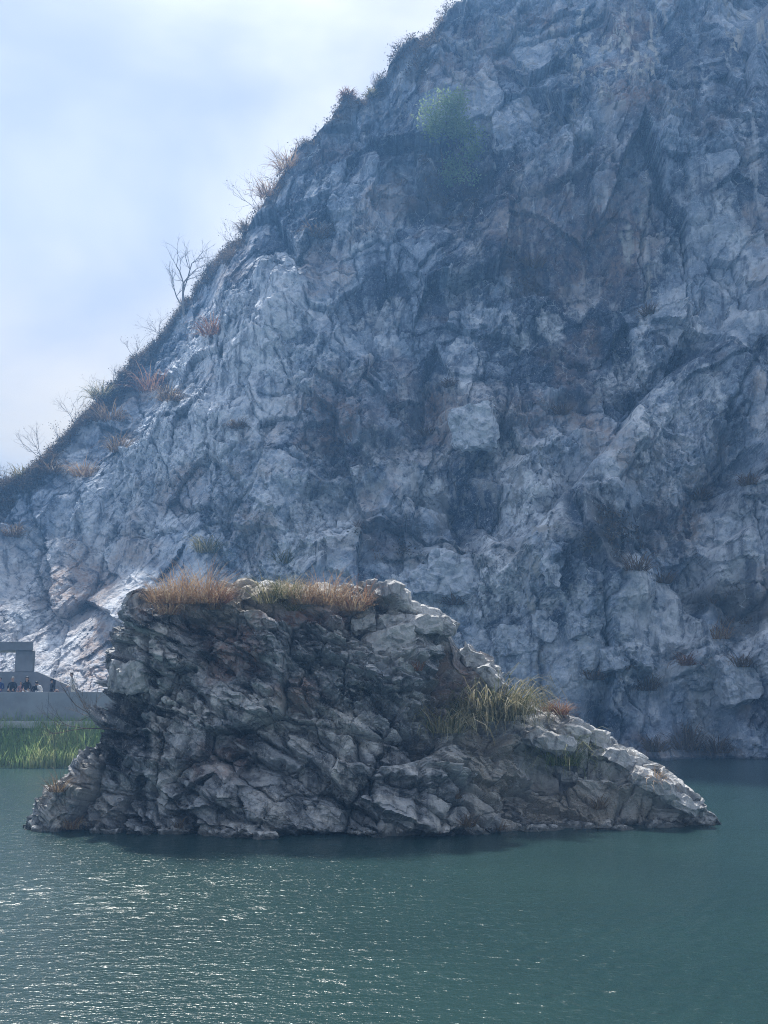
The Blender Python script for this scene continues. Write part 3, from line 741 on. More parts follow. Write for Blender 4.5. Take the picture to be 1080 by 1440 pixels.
    soil = 0.9 * blob(300, 840, 130, 16) + 0.85 * blob(440, 842, 90, 14) + 0.6 * blob(760, 1130, 110, 36, 10) + 0.8 * blob(680, 1060, 70, 30) + 0.7 * blob(850, 1130, 70, 20) + 0.4 * blob(110, 1110, 60, 40) + 0.5 * blob(640, 1000, 50, 30)
    soil = np.clip(soil + wn_ * 0.6 * (soil > 0.05) + 0.8 * (y > 35) * (N[..., 2] > 0.75), 0, 1)
    streak = 0 * x
    tone = tone + 0.2 * blob(830, 1085, 190, 60, 25) - 0.12 * blob(300, 900, 110, 60) - 0.1 * blob(170, 1010, 60, 110)  # right slope's rock tone lightened to look broadly sunlit
    me = mesh_np('rock_island', P2, grid_faces(NS, NV, True), [M_ISLE], False, dict(tone=tone, pale=pale, rust=rust, soil=soil, streak=streak))
    o = link('rock_island', me)
    tag(o, 'dark craggy rock island with dry grass on top, standing in the lake', 'rock')
    return o, P2.reshape(-1, 3)
island, ISLE_P = build_island()
IS = Surf(ISLE_P)

# loose and jutting blocks that can be told apart
def block_mesh(name, seed, mat, dims, n=26, pale=0.6, tilt_cuts=9, rust=0.0):
    """angular block: a box cut by random planes, then roughened"""
    rnd = random.Random(seed)
    bm = bmesh.new()
    bmesh.ops.create_cube(bm, size=1.0)
    for v in bm.verts:
        v.co.x *= dims[0]; v.co.y *= dims[1]; v.co.z *= dims[2]
    for k in range(tilt_cuts):
        nrm = Vector((rnd.uniform(-1, 1), rnd.uniform(-1, 1), rnd.uniform(-1, 1))).normalized()
        ext = abs(nrm.x) * dims[0] / 2 + abs(nrm.y) * dims[1] / 2 + abs(nrm.z) * dims[2] / 2
        g = bm.verts[:] + bm.edges[:] + bm.faces[:]
        bmesh.ops.bisect_plane(bm, geom=g, plane_co=nrm * ext * rnd.uniform(0.62, 0.86), plane_no=nrm, clear_outer=True)
        bmesh.ops.holes_fill(bm, edges=[e for e in bm.edges if e.is_boundary])
    bmesh.ops.triangulate(bm, faces=bm.faces[:])
    m = max(dims)
    for it in range(6):
        lng = [e for e in bm.edges if e.calc_length() > m / n * 2.4]
        if not lng: break
        bmesh.ops.subdivide_edges(bm, edges=lng, cuts=1)
        bmesh.ops.triangulate(bm, faces=[f for f in bm.faces if len(f.verts) > 3])
    bm.normal_update()
    co = np.array([v.co[:] for v in bm.verts], np.float32); no = np.array([v.normal[:] for v in bm.verts], np.float32)
    x, y, z = (co / m).T
    d = 0.05 * fbm3(x * 3 + seed, y * 3, z * 3, 3, seed)
    o, sl, e = facets3(x * 5 + seed, y * 5, z * 7, seed + 3); d += 0.025 * o + 0.07 * sl
    co = co + no * (d * m)[:, None]
    F = np.array([[v.index for v in f.verts] for f in bm.faces]); bm.free()
    one = np.ones(len(co))
    return mesh_np(name, co, F, [mat], False, dict(tone=0.55 * one + 0.2 * o, pale=one * pale, rust=one * rust, soil=0 * one, streak=0 * one))
rnd = random.Random(5)
ISLE_BLOCKS = [  # pixel, width px, height px, roll deg, paleness
    (590, 876, 60, 22, -6, .3), (548, 874, 44, 20, 4, .3), (545, 900, 62, 36, 18, .45), (512, 878, 40, 24, 10, .3), (668, 928, 56, 22, -38, .3), (692, 950, 40, 18, -50, .3),
    (625, 880, 40, 26, -28, .3), (772, 1040, 70, 26, -14, .3), (835, 1040, 60, 22, -28, .3), (872, 1072, 66, 22, -34, .3), (925, 1102, 70, 20, -26, .3), (965, 1128, 60, 18, -24, .3),
    (985, 1156, 56, 16, -14, .3), (930, 1165, 70, 14, -4, .3), (860, 1168, 64, 14, 0, .3), (790, 1166, 70, 16, 4, .3), (745, 1168, 44, 14, 0, .3), (370, 1178, 34, 14, 0, .7), (330, 1176, 50, 14, 4, .3),
     (172, 950, 36, 40, -10, .25), (185, 955, 40, 44, 10, .35), 
    (60, 1168, 30, 14, 0, .55), (145, 1172, 36, 12, 0, .3), (560, 1170, 60, 22, -10, .4), (240, 1172, 44, 16, 0, .3)]
for i, (px, py, wpx, hpx, roll, pl) in enumerate(ISLE_BLOCKS):
    p = IS.hit(px, py)
    s = p.y / FPX
    me = block_mesh('slab', 400 + i * 7, M_ISLE, (wpx * s, max(wpx, hpx) * s * 0.9, hpx * s), 20, pl)
    o = link('slab', me, island, p + Vector((0, (0.2 if px > 640 else 0.28) * wpx * s, 0)), (R(rnd.uniform(-8, 8)), -R(roll), R(rnd.uniform(-20, 20))))
CLIFF_BLOCKS = [(936, 882, 54, 84, 0, .85), (668, 598, 64, 62, 10, .7), (775, 800, 22, 60, 5, .6), (650, 810, 80, 66, -10, .7), (560, 830, 70, 44, 0, .6), (395, 445, 60, 70, 8, .8), (600, 815, 50, 40, 10, .55),
    (860, 920, 40, 36, 5, .4), (905, 925, 34, 30, 0, .5), (820, 880, 40, 36, 0, .4), (1040, 960, 60, 60, 10, .5), (985, 950, 46, 40, -10, .5), (770, 880, 40, 46, 0, .5), (720, 900, 46, 40, 0, .5),
    (1040, 740, 50, 70, -30, .5)]
for i, (px, py, wpx, hpx, roll, pl) in enumerate(CLIFF_BLOCKS):
    p = CL.hit(px, py)
    s = p.y / FPX
    me = block_mesh('boulder', 900 + i * 11, M_CLIFF, (wpx * s, wpx * s * 0.9, hpx * s), 22, pl, 11)
    link('boulder', me, cliff, p + Vector((0, 0.34 * wpx * s, 0)), (R(rnd.uniform(-15, 5)), -R(roll), R(rnd.uniform(-25, 25))))

# ------------------------------------------------------------------ lake
def build_water():
    NX, NY = 540, 640
    # rows spread evenly in view, not in metres
    ang = np.linspace(math.atan2(CAM_Z, 7.0), math.atan2(CAM_Z, 78.0), NY)
    ys = CAM_Z / np.tan(ang)
    k = np.linspace(-1, 1, NX)
    X = k[:, None] * (ys[None, :] * 0.56 + 5.0); Y = np.repeat(ys[None, :], NX, 0)
    rng = np.random.RandomState(3)
    Z = np.zeros_like(X)
    spacing = np.gradient(ys)
    for i in range(90):
        lam = 0.12 * (0.6 / 0.12) ** rng.rand()
        th = R(-62) + rng.randn() * 0.55         # waves running towards the lower left
        kk = 2 * math.pi / lam
        amp = 0.0031 * lam ** 0.9 * (0.5 + rng.rand())
        fade = np.clip((lam / (2.6 * spacing) - 0.6), 0, 1)[None, :]
        ph = kk * (X * math.cos(th) + Y * math.sin(th)) + rng.rand() * 6.28
        Z += amp * fade * np.sin(ph + 0.5 * np.sin(ph * 0.5))
    gust = 0.35 + 0.85 * sstep(-0.5, 0.5, fbm2(X / 5, Y / 8, 4, 77))
    Z *= gust
    me = mesh_np('lake_water', np.stack([X, Y, Z], -1), grid_faces(NX, NY), [M_WATER], True)
    o = link('lake_water', me)
    tag(o, 'dark teal lake water rippled by the wind', kind='structure')
    # calm sheet around it, as far as the shores
    V = [(-130, -58, -0.06), (130, -58, -0.06), (130, 90, -0.06), (-130, 90, -0.06)]
    o2 = link('lake', mesh_np('lake', V, [[0, 1, 2, 3]], [M_WATER], True)); o2['kind'] = 'structure'
    V = [(-134, -59, -2), (134, -59, -2), (134, 150, -2), (-134, 150, -2)]
    o3 = link('ground', mesh_np('ground', V, [[0, 1, 2, 3]], [M_SOIL], True)); o3['kind'] = 'structure'
build_water()

# ------------------------------------------------------------------ bank, terrace, pavilion
def box(bm, x0, x1, y0, y1, z0, z1):
    vs_ = [bm.verts.new(p) for p in ((x0, y0, z0), (x1, y0, z0), (x1, y1, z0), (x0, y1, z0), (x0, y0, z1), (x1, y0, z1), (x1, y1, z1), (x0, y1, z1))]
    for f in ((0, 3, 2, 1), (4, 5, 6, 7), (0, 1, 5, 4), (1, 2, 6, 5), (2, 3, 7, 6), (3, 0, 4, 7)):
        bm.faces.new([vs_[i] for i in f])
def bm_obj(name, bm, mat, parent=None, bevel=0.0):
    if bevel:
        bmesh.ops.bevel(bm, geom=bm.edges[:], offset=bevel, segments=1, affect='EDGES')
    bmesh.ops.recalc_face_normals(bm, faces=bm.faces[:])
    me = bpy.data.meshes.new(name); bm.to_mesh(me); bm.free()
    me.materials.append(mat)
    return link(name, me, parent)
def extrude_poly(pts, y0, y1):
    """outline in x,z extruded in y"""
    bm = bmesh.new()
    a = [bm.verts.new((x, y0, z)) for x, z in pts]; b = [bm.verts.new((x, y1, z)) for x, z in pts]
    bm.faces.new(a); bm.faces.new(b[::-1])
    n = len(pts)
    for i in range(n):
        bm.faces.new([a[i], a[(i + 1) % n], b[(i + 1) % n], b[i]])
    return bm

YW = 59.0
def build_bank():
    nx, ny = 160, 40
    xs = np.linspace(-48, -3, nx); t = np.linspace(0, 1, ny)
    X = np.repeat(xs[:, None], ny, 1)
    edge = 56.2 + 0.35 * fbm2(xs * 0.5, xs * 0, 3, 401) + np.interp(xs, [-14, -3], [0, 4.0])
    Y = edge[:, None] + (67 - edge[:, None]) * t[None, :]
    Z = np.interp(Y - edge[:, None], [-0.3, 0, 0.4, 2.6, 4, 12], [-0.5, -0.12, 0.25, 2.2, 2.3, 2.6]) + 0.06 * fbm2(X * 1.2, Y * 1.2, 3, 411)
    o = link('grass_bank', mesh_np('grass_bank', np.stack([X, Y, Z], -1), grid_faces(nx, ny), [M_TURF], True))
    o['kind'] = 'structure'
    # closed skirt down to the lake bed is hidden under the water
build_bank()

terrace = bpy.data.objects.new('terrace', None); COL.objects.link(terrace)
terrace.location = (-24, YW, 2.3)
tag(terrace, 'low grey concrete lakeside terrace wall where the visitors sit', 'terrace')
def tchild(name, bm, mat, par, bevel=0.0):
    o = bm_obj(name, bm, mat, par, bevel)
    o.matrix_parent_inverse = Matrix.Translation(par.location).inverted()
    return o
XR = at(170, 990, YW).x
for k in range(6):   # cast panels with narrow joints
    x1 = XR - k * 4.1
    bm = bmesh.new(); box(bm, x1 - 4.085, x1, YW, YW + 0.3, 2.15, 4.0)
    tchild('wall_panel', bm, M_CONC, terrace, 0.012)
bm = bmesh.new(); box(bm, XR - 25, XR, YW - 0.35, YW - 0.003, 2.0, 2.38); tchild('plinth', bm, M_CONC2, terrace, 0.02)
bm = bmesh.new(); box(bm, XR - 25, XR, YW + 0.303, YW + 4.6, 3.1, 3.45); tchild('deck', bm, M_CONC, terrace)
bm = bmesh.new(); box(bm, XR - 25, XR - 3.1, YW + 0.9, YW + 1.5, 3.453, 3.93); tchild('bench', bm, M_CONC2, terrace, 0.02)
# portal-shaped pavilion behind
pav = bpy.data.objects.new('pavilion', None); COL.objects.link(pav)
pav.location = (-24, YW + 3.0, 3.45)
tag(pav, 'grey concrete portal pavilion with flat roof and sloping side wall', 'pavilion')
YP = YW + 3.0
p = lambda px, py, Y=YP: at(px, py, Y)
pts = [(p(-160, 945).x, 3.4), (p(112, 972).x, 3.4), (p(112, 972).x, p(112, 971).z), (p(52, 945).x, p(52, 944.5).z), (p(-160, 945).x, p(-160, 944.5).z)]
tchild('side_wall', extrude_poly(pts, YP, YP + 0.35), M_CONC3, pav)
zt = p(0, 944.5).z
bm = bmesh.new(); box(bm, p(21.5, 930).x, p(46, 930).x, YP - 0.05, YP + 0.4, zt + 0.003, p(0, 915).z); tchild('column', bm, M_CONC3, pav, 0.02)
bm = bmesh.new(); box(bm, p(-150, 930).x, p(-120, 930).x, YP - 0.05, YP + 0.4, zt + 0.003, p(0, 915).z); tchild('column', bm, M_CONC3, pav, 0.02)
bm = bmesh.new(); box(bm, p(-160, 930).x, p(47.5, 930).x, YP - 0.25, YP + 3.2, p(0, 915).z + 0.003, p(0, 902.5).z)
bm.verts.ensure_lookup_table()
for v in bm.verts:                      # the roof's outer end is splayed
    if v.co.y > YP + 1 and v.co.x > p(0, 930).x: v.co.x -= 1.5
tchild('roof', bm, M_CONC3, pav, 0.02)

# ------------------------------------------------------------------ plants
def strip_blades(rng, n, base_r, length, droop, spread, width, segs=4, up=1.0, curl_all=None, base_fn=None):
    """n grass blades as tapered bent strips; returns V, F, tint"""
    az = rng.rand(n) * 2 * math.pi
    rr = base_r * np.sqrt(rng.rand(n))
    bx, by = rr * np.cos(az), rr * np.sin(az)
    a2 = az + rng.randn(n) * 0.7
    L = length * (0.55 + 0.55 * rng.rand(n))
    th0 = spread * (0.15 + rng.rand(n)) * (0.5 + 1.0 * rr / max(base_r, 1e-6))           # lean from vertical at the base
    dr = droop * (0.4 + 0.9 * rng.rand(n))
    W = width * (0.6 + 0.7 * rng.rand(n))
    tint = rng.rand(n)
    P = np.zeros((n, segs + 1, 2, 3), np.float32)
    cx, cy, cz = bx.copy(), by.copy(), np.zeros(n)
    if base_fn is not None: cz = base_fn(bx, by)
    tw = a2 + math.pi / 2 + rng.randn(n) * 0.9
    for k in range(segs + 1):
        t = k / segs
        w = W * (1 - t ** 1.6) * 0.5 + W * 0.03
        P[:, k, 0] = np.stack([cx - np.cos(tw) * w, cy - np.sin(tw) * w, cz], -1)
        P[:, k, 1] = np.stack([cx + np.cos(tw) * w, cy + np.sin(tw) * w, cz], -1)
        th = th0 + dr * t * t * 1.6 + dr * t * 0.3
        st = L / segs
        cx = cx + np.sin(th) * np.cos(a2) * st; cy = cy + np.sin(th) * np.sin(a2) * st; cz = cz + np.cos(th) * st * up
    V = P.reshape(-1, 3)
    q = np.arange(n)[:, None] * (2 * (segs + 1)) + np.arange(segs)[None, :] * 2
    F = np.stack([q, q + 1, q + 3, q + 2], -1).reshape(-1, 4)
    return V, F, np.repeat(tint, 2 * (segs + 1))
def clump_mesh(name, seed, n, base_r, length, droop, spread, width, mat, segs=4):
    V, F, t = strip_blades(np.random.RandomState(seed), n, base_r, length, droop, spread, width, segs)
    return mesh_np(name, V, F, [mat], False, dict(tint=t))
M_FRESH = blade_material('fresh_grass', (0.12, 0.19, 0.05), (0.30, 0.34, 0.13), (0.66, 0.60, 0.38))
MATS = dict(fresh=M_FRESH, tan=M_TAN, red=M_RED, mix=M_MIXG, dull=M_DULL, green=M_REED)
def plant_clump(name, px, py, surf, size_px, mat, label, group, seed, n=160, droop=1.3, spread=0.55, bw=0.011, aspect=0.30, sink=0.05, width_scale=1.0):
    p = surf.hit(px, py)
    s = p.y / FPX
    L = size_px * s
    me = clump_mesh(name, seed, n, L * aspect, L, droop, spread, bw * p.y / 33.0, MATS[mat])
    if sink == 0.0: p = p + Vector((0, -0.18, 0.12))
    o = link(name, me, None, p + Vector((0, 0, -sink)), (0, 0, random.Random(seed).uniform(0, 6.28)))
    tag(o, label, 'grass', group)
    return o
G1 = 'grass tufts growing on the rock island'
ISLE_GRASS = [
    (222, 846, 34, 'tan', 'orange dry grass tuft at the far left end of the island top', 260, 1.0, .8),
    (250, 845, 40, 'tan', 'full orange dry grass tuft second from the left on the island top', 300, .9, .8),
    (283, 843, 40, 'tan', 'full orange dry grass tuft third from the left on the island top', 300, .9, .8),
    (308, 842, 30, 'red', 'darker orange grass tuft left of the gap on the island top', 240, .9, .8),
    (384, 843, 32, 'mix', 'green and straw grass tuft just right of the gap on the island top', 180, 1.0, .8),
    (404, 842, 38, 'mix', 'larger green and yellow grass tuft near the middle of the island top', 260, 1.0, .8),
    (430, 844, 32, 'tan', 'straw coloured tuft right of the green tufts on the island top', 220, 1.0, .8),
    (462, 846, 34, 'tan', 'orange tuft second from the right end of the grassy island top', 240, 1.0, .8),
    (492, 858, 36, 'tan', 'orange grass tuft hanging over the right end of the grassy island top', 260, 1.4, .8),
    (238, 858, 24, 'tan', 'straw tuft hanging over the island lip below the left grass', 130, 1.8, .9),
    (300, 856, 22, 'tan', 'short straw tuft hanging over the lip below the darker orange tuft', 110, 1.8, .9),
    (412, 858, 22, 'mix', 'short green and straw tuft hanging over the lip below the larger green tuft', 110, 1.8, .9),
    (505, 846, 26, 'red', 'reddish tuft at the very right end of the grassy island top', 130, 1.2, .9),
    (588, 948, 18, 'red', 'tiny russet tuft in a crack below the pale top slabs of the island', 70, 1.2, .7),
    (625, 1035, 62, 'mix', 'drooping straw grass at the left edge of the big clump on the island slope', 200, 2.0, .6),
    (660, 1020, 66, 'mix', 'drooping dry grass in the middle left of the big clump on the island slope', 240, 1.9, .7),
    (690, 1018, 84, 'mix', 'largest green and straw grass clump halfway down the island slope', 420, 1.8, .6),
    (722, 1012, 64, 'mix', 'straw grass arching at the right edge of the big clump on the island slope', 260, 1.9, .7),
    (788, 1008, 24, 'red', 'small russet grass tuft on the island ridge right of the big clump', 220, .9, .9),
    (768, 1006, 20, 'red', 'smallest russet tuft beside the big clump on the island ridge', 120, .9, .9),
    (790, 1078, 66, 'fresh', 'green and straw grass clump hanging below the pale ledge of the island', 300, 2.1, .9),
    (915, 1112, 34, 'tan', 'straw tuft on the low ledge near the right tip of the island', 160, 1.6, .7),
    (842, 1140, 24, 'dull', 'dull brown tuft on the gravelly lower right slope of the island', 110, 1.3, .8),
    (655, 1168, 26, 'dull', 'withered tuft at the waterline below the middle right of the island', 120, 1.5, .7),
    (705, 1170, 18, 'dull', 'very small withered tuft at the waterline below the gravelly slope', 70, 1.4, .7),
    (100, 1168, 26, 'tan', 'straw tuft at the waterline near the left tip of the island', 90, 1.8, .6),
    (250, 1172, 18, 'dull', 'small withered tuft at the waterline under the left half of the island', 60, 1.6, .7),
    (640, 1130, 20, 'dull', 'small withered tuft on the dark lower face of the island', 60, 1.6, .7),
    (82, 1120, 30, 'dull', 'wiry brown tuft on the low left shoulder of the island', 130, .9, .8)]
for i, (px, py, sz, m, lab, n, dr, sp) in enumerate(ISLE_GRASS):
    top, big = py < 900, 600 < px < 740 and 1000 < py < 1050
    k = 1.3 + 0.75 * ((i * 7) % 5) / 4 if top else (1.5 if big else 1.35)
    plant_clump('grass_tuft', px, py, IS, sz * k, m, lab, G1, 700 + i, int(n * (0.8 if top else 0.75)), dr * (1.15 if top else (1.9 if big else 1.2)), sp * (0.85 if top else (1.15 if big else 1.1)), 0.032 if big else 0.022, 0.34 if top else 0.26, 0.08 if top else 0.0)

G2 = 'grass tufts growing on the cliff'
CLIFF_GRASS = [
    (20, 752, 30, 'dull', 'dry tuft on the cliff at the left picture edge above the pavilion'),
    (30, 672, 34, 'mix', 'greenish tuft at the lowest left end of the cliff crest'),
    (75, 665, 34, 'dull', 'brown tuft on the crest strip second from its lower left end'),
    (120, 668, 42, 'tan', 'large pale dry tuft low on the left crest strip'),
    (165, 635, 40, 'dull', 'drooping dry tuft in the middle of the lower left crest strip'),
    (150, 590, 50, 'dull', 'tall dry tuft leaning out of the lower left crest'),
    (140, 555, 34, 'mix', 'green tuft against the sky on the lower left crest'),
    (212, 548, 52, 'red', 'large russet tuft mound below the left crest'),
    (240, 560, 36, 'dull', 'dull tuft right of the large russet mound below the left crest'),
    (300, 468, 44, 'red', 'russet tuft mound just below the bare tree'),
    (345, 322, 26, 'dull', 'dry tuft on the crest right above the bare tree'),
    (372, 272, 36, 'tan', 'tall dry tuft against the sky halfway up the crest'),
    (402, 236, 40, 'tan', 'tall plumed tuft against the sky below the shoulder of the crest'),
    (450, 335, 36, 'dull', 'dry tuft on the upper left face right of the crest'),
    (490, 135, 20, 'red', 'small reddish tuft on the upper shoulder of the crest'),
    (512, 125, 18, 'mix', 'small green tuft on the upper shoulder of the crest'),
    (750, 378, 34, 'dull', 'tuft in the brownish hollow of the upper face'),
    (910, 440, 26, 'dull', 'small tuft in the upper right part of the face'),
    (600, 610, 22, 'dull', 'small tuft in the dark hollow in the middle of the face'),
    (630, 545, 20, 'dull', 'small tuft above the dark hollow in the middle of the face'),
    (790, 580, 26, 'dull', 'tuft on the brown ledge left of the diagonal groove'),
    (335, 600, 22, 'dull', 'small tuft right of the pale ridge on the left face'),
    (290, 775, 40, 'mix', 'tall sparse green tuft standing behind the orange grass of the island'),
    (400, 790, 34, 'mix', 'sparse green tuft on the cliff behind the green grass of the island'),
    (640, 850, 30, 'dull', 'brown tuft on the cliff foot behind the top slabs of the island'),
    (838, 958, 34, 'dull', 'tuft on the cliff foot above the left end of the right waterline'),
    (875, 940, 28, 'dull', 'tuft on the cliff foot between two darker shrubs'),
    (912, 968, 36, 'dull', 'dark tuft hanging below the pale square block of the cliff'),
    (966, 932, 30, 'red', 'russet tuft right of the pale square block of the cliff'),
    (900, 800, 40, 'dull', 'tuft on the scree above the pale square block of the cliff'),
    (935, 820, 30, 'dull', 'tuft directly above the pale square block of the cliff'),
    (1040, 935, 30, 'dull', 'tuft on the ledge near the right picture edge'),
    (1010, 895, 40, 'tan', 'drooping tuft under the dark overhang of the right buttress'),
    (960, 1050, 56, 'dull', 'large withered clump at the waterline below the right buttress'),
    (920, 1055, 36, 'dull', 'withered clump at the waterline left of the largest one'),
    (1010, 1055, 40, 'dull', 'withered clump at the waterline right of the largest one'),
    (1050, 680, 30, 'dull', 'tuft in the cleft of the right buttress'),
    (985, 700, 26, 'dull', 'small tuft left of the cleft of the right buttress')]
for i, (px, py, sz, m, lab) in enumerate(CLIFF_GRASS):
    plant_clump('grass_tuft', px, py, CL, sz, m, lab, G2, 800 + i, 150, 1.5, .8, 0.03, 0.38)

def tubes(segs_list, sides=5):
    """list of (p0, p1, r0, r1) to one mesh arrays"""
    Vs, Fs, b = [], [], 0
    for p0, p1, r0, r1 in segs_list:
        d = (p1 - p0)
        if d.length < 1e-6: continue
        d.normalize()
        a = d.orthogonal().normalized(); c = d.cross(a)
        for pp, rr in ((p0, r0), (p1 + d * r1 * 0.3, r1)):
            for k in range(sides):
                t = 2 * math.pi * k / sides
                Vs.append(pp + (a * math.cos(t) + c * math.sin(t)) * rr)
        for k in range(sides):
            Fs.append((b + k, b + (k + 1) % sides, b + sides + (k + 1) % sides, b + sides + k))
        b += 2 * sides
    return np.array([v[:] for v in Vs]), np.array(Fs)
def grow(rnd, p, d, L, r, depth, out, tips, up=0.15, split=(2, 3), angle=0.6, shrink=0.72, nseg=3, wob=0.18):
    for k in range(nseg):
        d = (d + Vector((rnd.gauss(0, wob), rnd.gauss(0, wob), rnd.gauss(0, wob) + up * 0.3))).normalized()
        q = p + d * (L / nseg)
        r1 = r * (1 - 0.28 / nseg * (1 + (depth == 0)))
        out.append((p, q, r, r1))
        p, r = q, r1
        if depth > 0 and k < nseg - 1 and rnd.random() < 0.55:
            side = (d + Vector((rnd.gauss(0, 1), rnd.gauss(0, 1), rnd.gauss(0, .6))).normalized() * angle * 1.3).normalized()
            grow(rnd, p, side, L * shrink * 0.8, r * 0.6, depth - 1, out, tips, up, split, angle, shrink, nseg, wob)
    if depth == 0:
        tips.append(p); return
    for k in range(rnd.randint(*split)):
        nd = (d + Vector((rnd.gauss(0, 1), rnd.gauss(0, 1), rnd.gauss(0, .7))).normalized() * angle + Vector((0, 0, up))).normalized()
        grow(rnd, p, nd, L * shrink * rnd.uniform(.8, 1.15), r * 0.68, depth - 1, out, tips, up, split, angle, shrink, nseg, wob)
def leaf_cloud(rng, centers, n, rad, size):
    c = centers[rng.randint(0, len(centers), n)] + rng.randn(n, 3) * rad
    a = rng.randn(n, 3); a /= np.linalg.norm(a, axis=1, keepdims=True)
    b = np.cross(a, rng.randn(n, 3)); b /= np.linalg.norm(b, axis=1, keepdims=True)
    s = size * (0.6 + 0.8 * rng.rand(n, 1))
    V = np.stack([c - a * s, c + b * s * .45, c + a * s, c - b * s * .45], 1).reshape(-1, 3)
    F = np.arange(4 * n).reshape(-1, 4)
    return V, F, np.repeat(rng.rand(n), 4)

def tree(name, p, h, seed, label, cat, group=None, mat=M_BARK, depth=4, r=0.06, lean_=(0, 0, 1), leaves=0, leaf_rad=0.2, leaf_size=0.05, angle=0.6, stems=1, leafmat=None, trunk_frac=0.3):
    rnd_ = random.Random(seed)
    root = link(name, None, None, p); root.empty_display_size = 0.2
    segs, tips = [], []
    for k in range(stems):
        d = Vector(lean_).normalized()
        if stems > 1:
            d = (d + Vector((rnd_.gauss(0, .45), rnd_.gauss(0, .45), 0.1))).normalized()
        grow(rnd_, Vector((rnd_.gauss(0, .05) * (stems > 1), 0, -0.15)), d, h * trunk_frac, r, depth, segs, tips, angle=angle)
    zmax = max(t.z for t in tips)
    sc = h / max(zmax, 0.1)
    segs = [(a * sc, b * sc, r0, r1) for a, b, r0, r1 in segs]
    V, F = tubes(segs)
    link('trunk', mesh_np('trunk', V, F, [mat], True), root)
    if leaves:
        c = np.array([t[:] for t in tips]) * sc
        V, F, t = leaf_cloud(np.random.RandomState(seed), c, leaves, leaf_rad, leaf_size)
        link('crown', mesh_np('crown', V, F, [leafmat or M_LEAF], False, dict(tint=t)), root)
    tag(root, label, cat, group)
    return root
pb = CL.hit(258, 440)
tree('bare_tree', pb + Vector((0, 0, -0.2)), 128 * pb.y / FPX, 12, 'leafless pale tree leaning out from the cliff crest against the sky', 'tree', None, M_BARK_PALE, 4, 0.15, (-0.15, 0, 1), angle=0.6, trunk_frac=0.38)
pb = CL.hit(628, 250)
tree('green_tree', pb, 150 * pb.y / FPX, 27, 'airy tree with fresh pale green leaves high on the cliff', 'tree', None, M_BARK, 5, 0.13, (0.08, -0.2, 1), 12500, 0.42, 0.125, 0.66)
pb = CL.hit(652, 262)
tree('green_bush', pb, 62 * pb.y / FPX, 24, 'small bright green bush at the foot of the airy tree', 'bush', None, M_BARK, 3, 0.05, (0.1, -0.3, 1), 5000, 0.35, 0.11, 0.8, 2)
pb = IS.hit(158, 1008)
tree('bare_shrub', pb + Vector((0.1, 0.1, -0.1)), 1.9, 33, 'leafless twiggy shrub on the left shoulder of the island, in front of the terrace wall', 'shrub', None, M_BARK, 4, 0.024, (-1.0, -0.25, 0.65), angle=0.5, stems=3)
WIRY = [(62, 645, 60, 'wiry leafless shrub on the lowest part of the crest'), (105, 600, 60, 'wiry leafless shrub standing between the two lower crest tufts'), (135, 560, 44, 'thin leafless shrub beside the green crest tuft'),
        (195, 500, 34, 'thin leafless shrub on the crest left below the bare tree'), (290, 385, 40, 'small leafless shrub just right above the bare tree'), (362, 292, 54, 'leafless shrub leaning out from the middle of the crest'),
        (405, 220, 44, 'leafless shrub beside the tall plumed tuft'), (625, 15, 22, 'leafy shrub at the very top of the visible crest'), (12, 680, 40, 'wiry leafless shrub at the left picture edge on the crest'),
        (85, 625, 36, 'low twiggy shrub below the wiry shrubs of the lower crest'), (160, 535, 30, 'low twiggy shrub right of the green crest tuft'), (225, 468, 40, 'twiggy shrub at the left foot of the bare tree'), (278, 405, 34, 'twiggy shrub at the right foot of the bare tree'),
        (330, 342, 40, 'sparse twiggy shrub halfway between the bare tree and the plumed tuft'), (388, 250, 46, 'tall thin twigs between the two plumed tufts'), (440, 182, 24, 'low twiggy shrub on the crest above the plumed tuft'), (520, 118, 24, 'low twiggy shrub on the upper shoulder of the crest'), (560, 75, 22, 'low twiggy shrub on the steep upper crest')]
for i, (px, py, sz, lab) in enumerate(WIRY):
    p_ = CL.hit(px, py)
    tree('crest_shrub', p_, sz * p_.y / FPX, 50 + i, lab, 'shrub', 'leafless shrubs along the cliff crest', M_BARK, 3, 0.03, (-0.35, 0, 1), angle=0.7, stems=3, leaves=160 if 'leafy' in lab else (60 if i % 2 else 20), leaf_rad=0.2, leaf_size=0.06, leafmat=M_SHRUB)

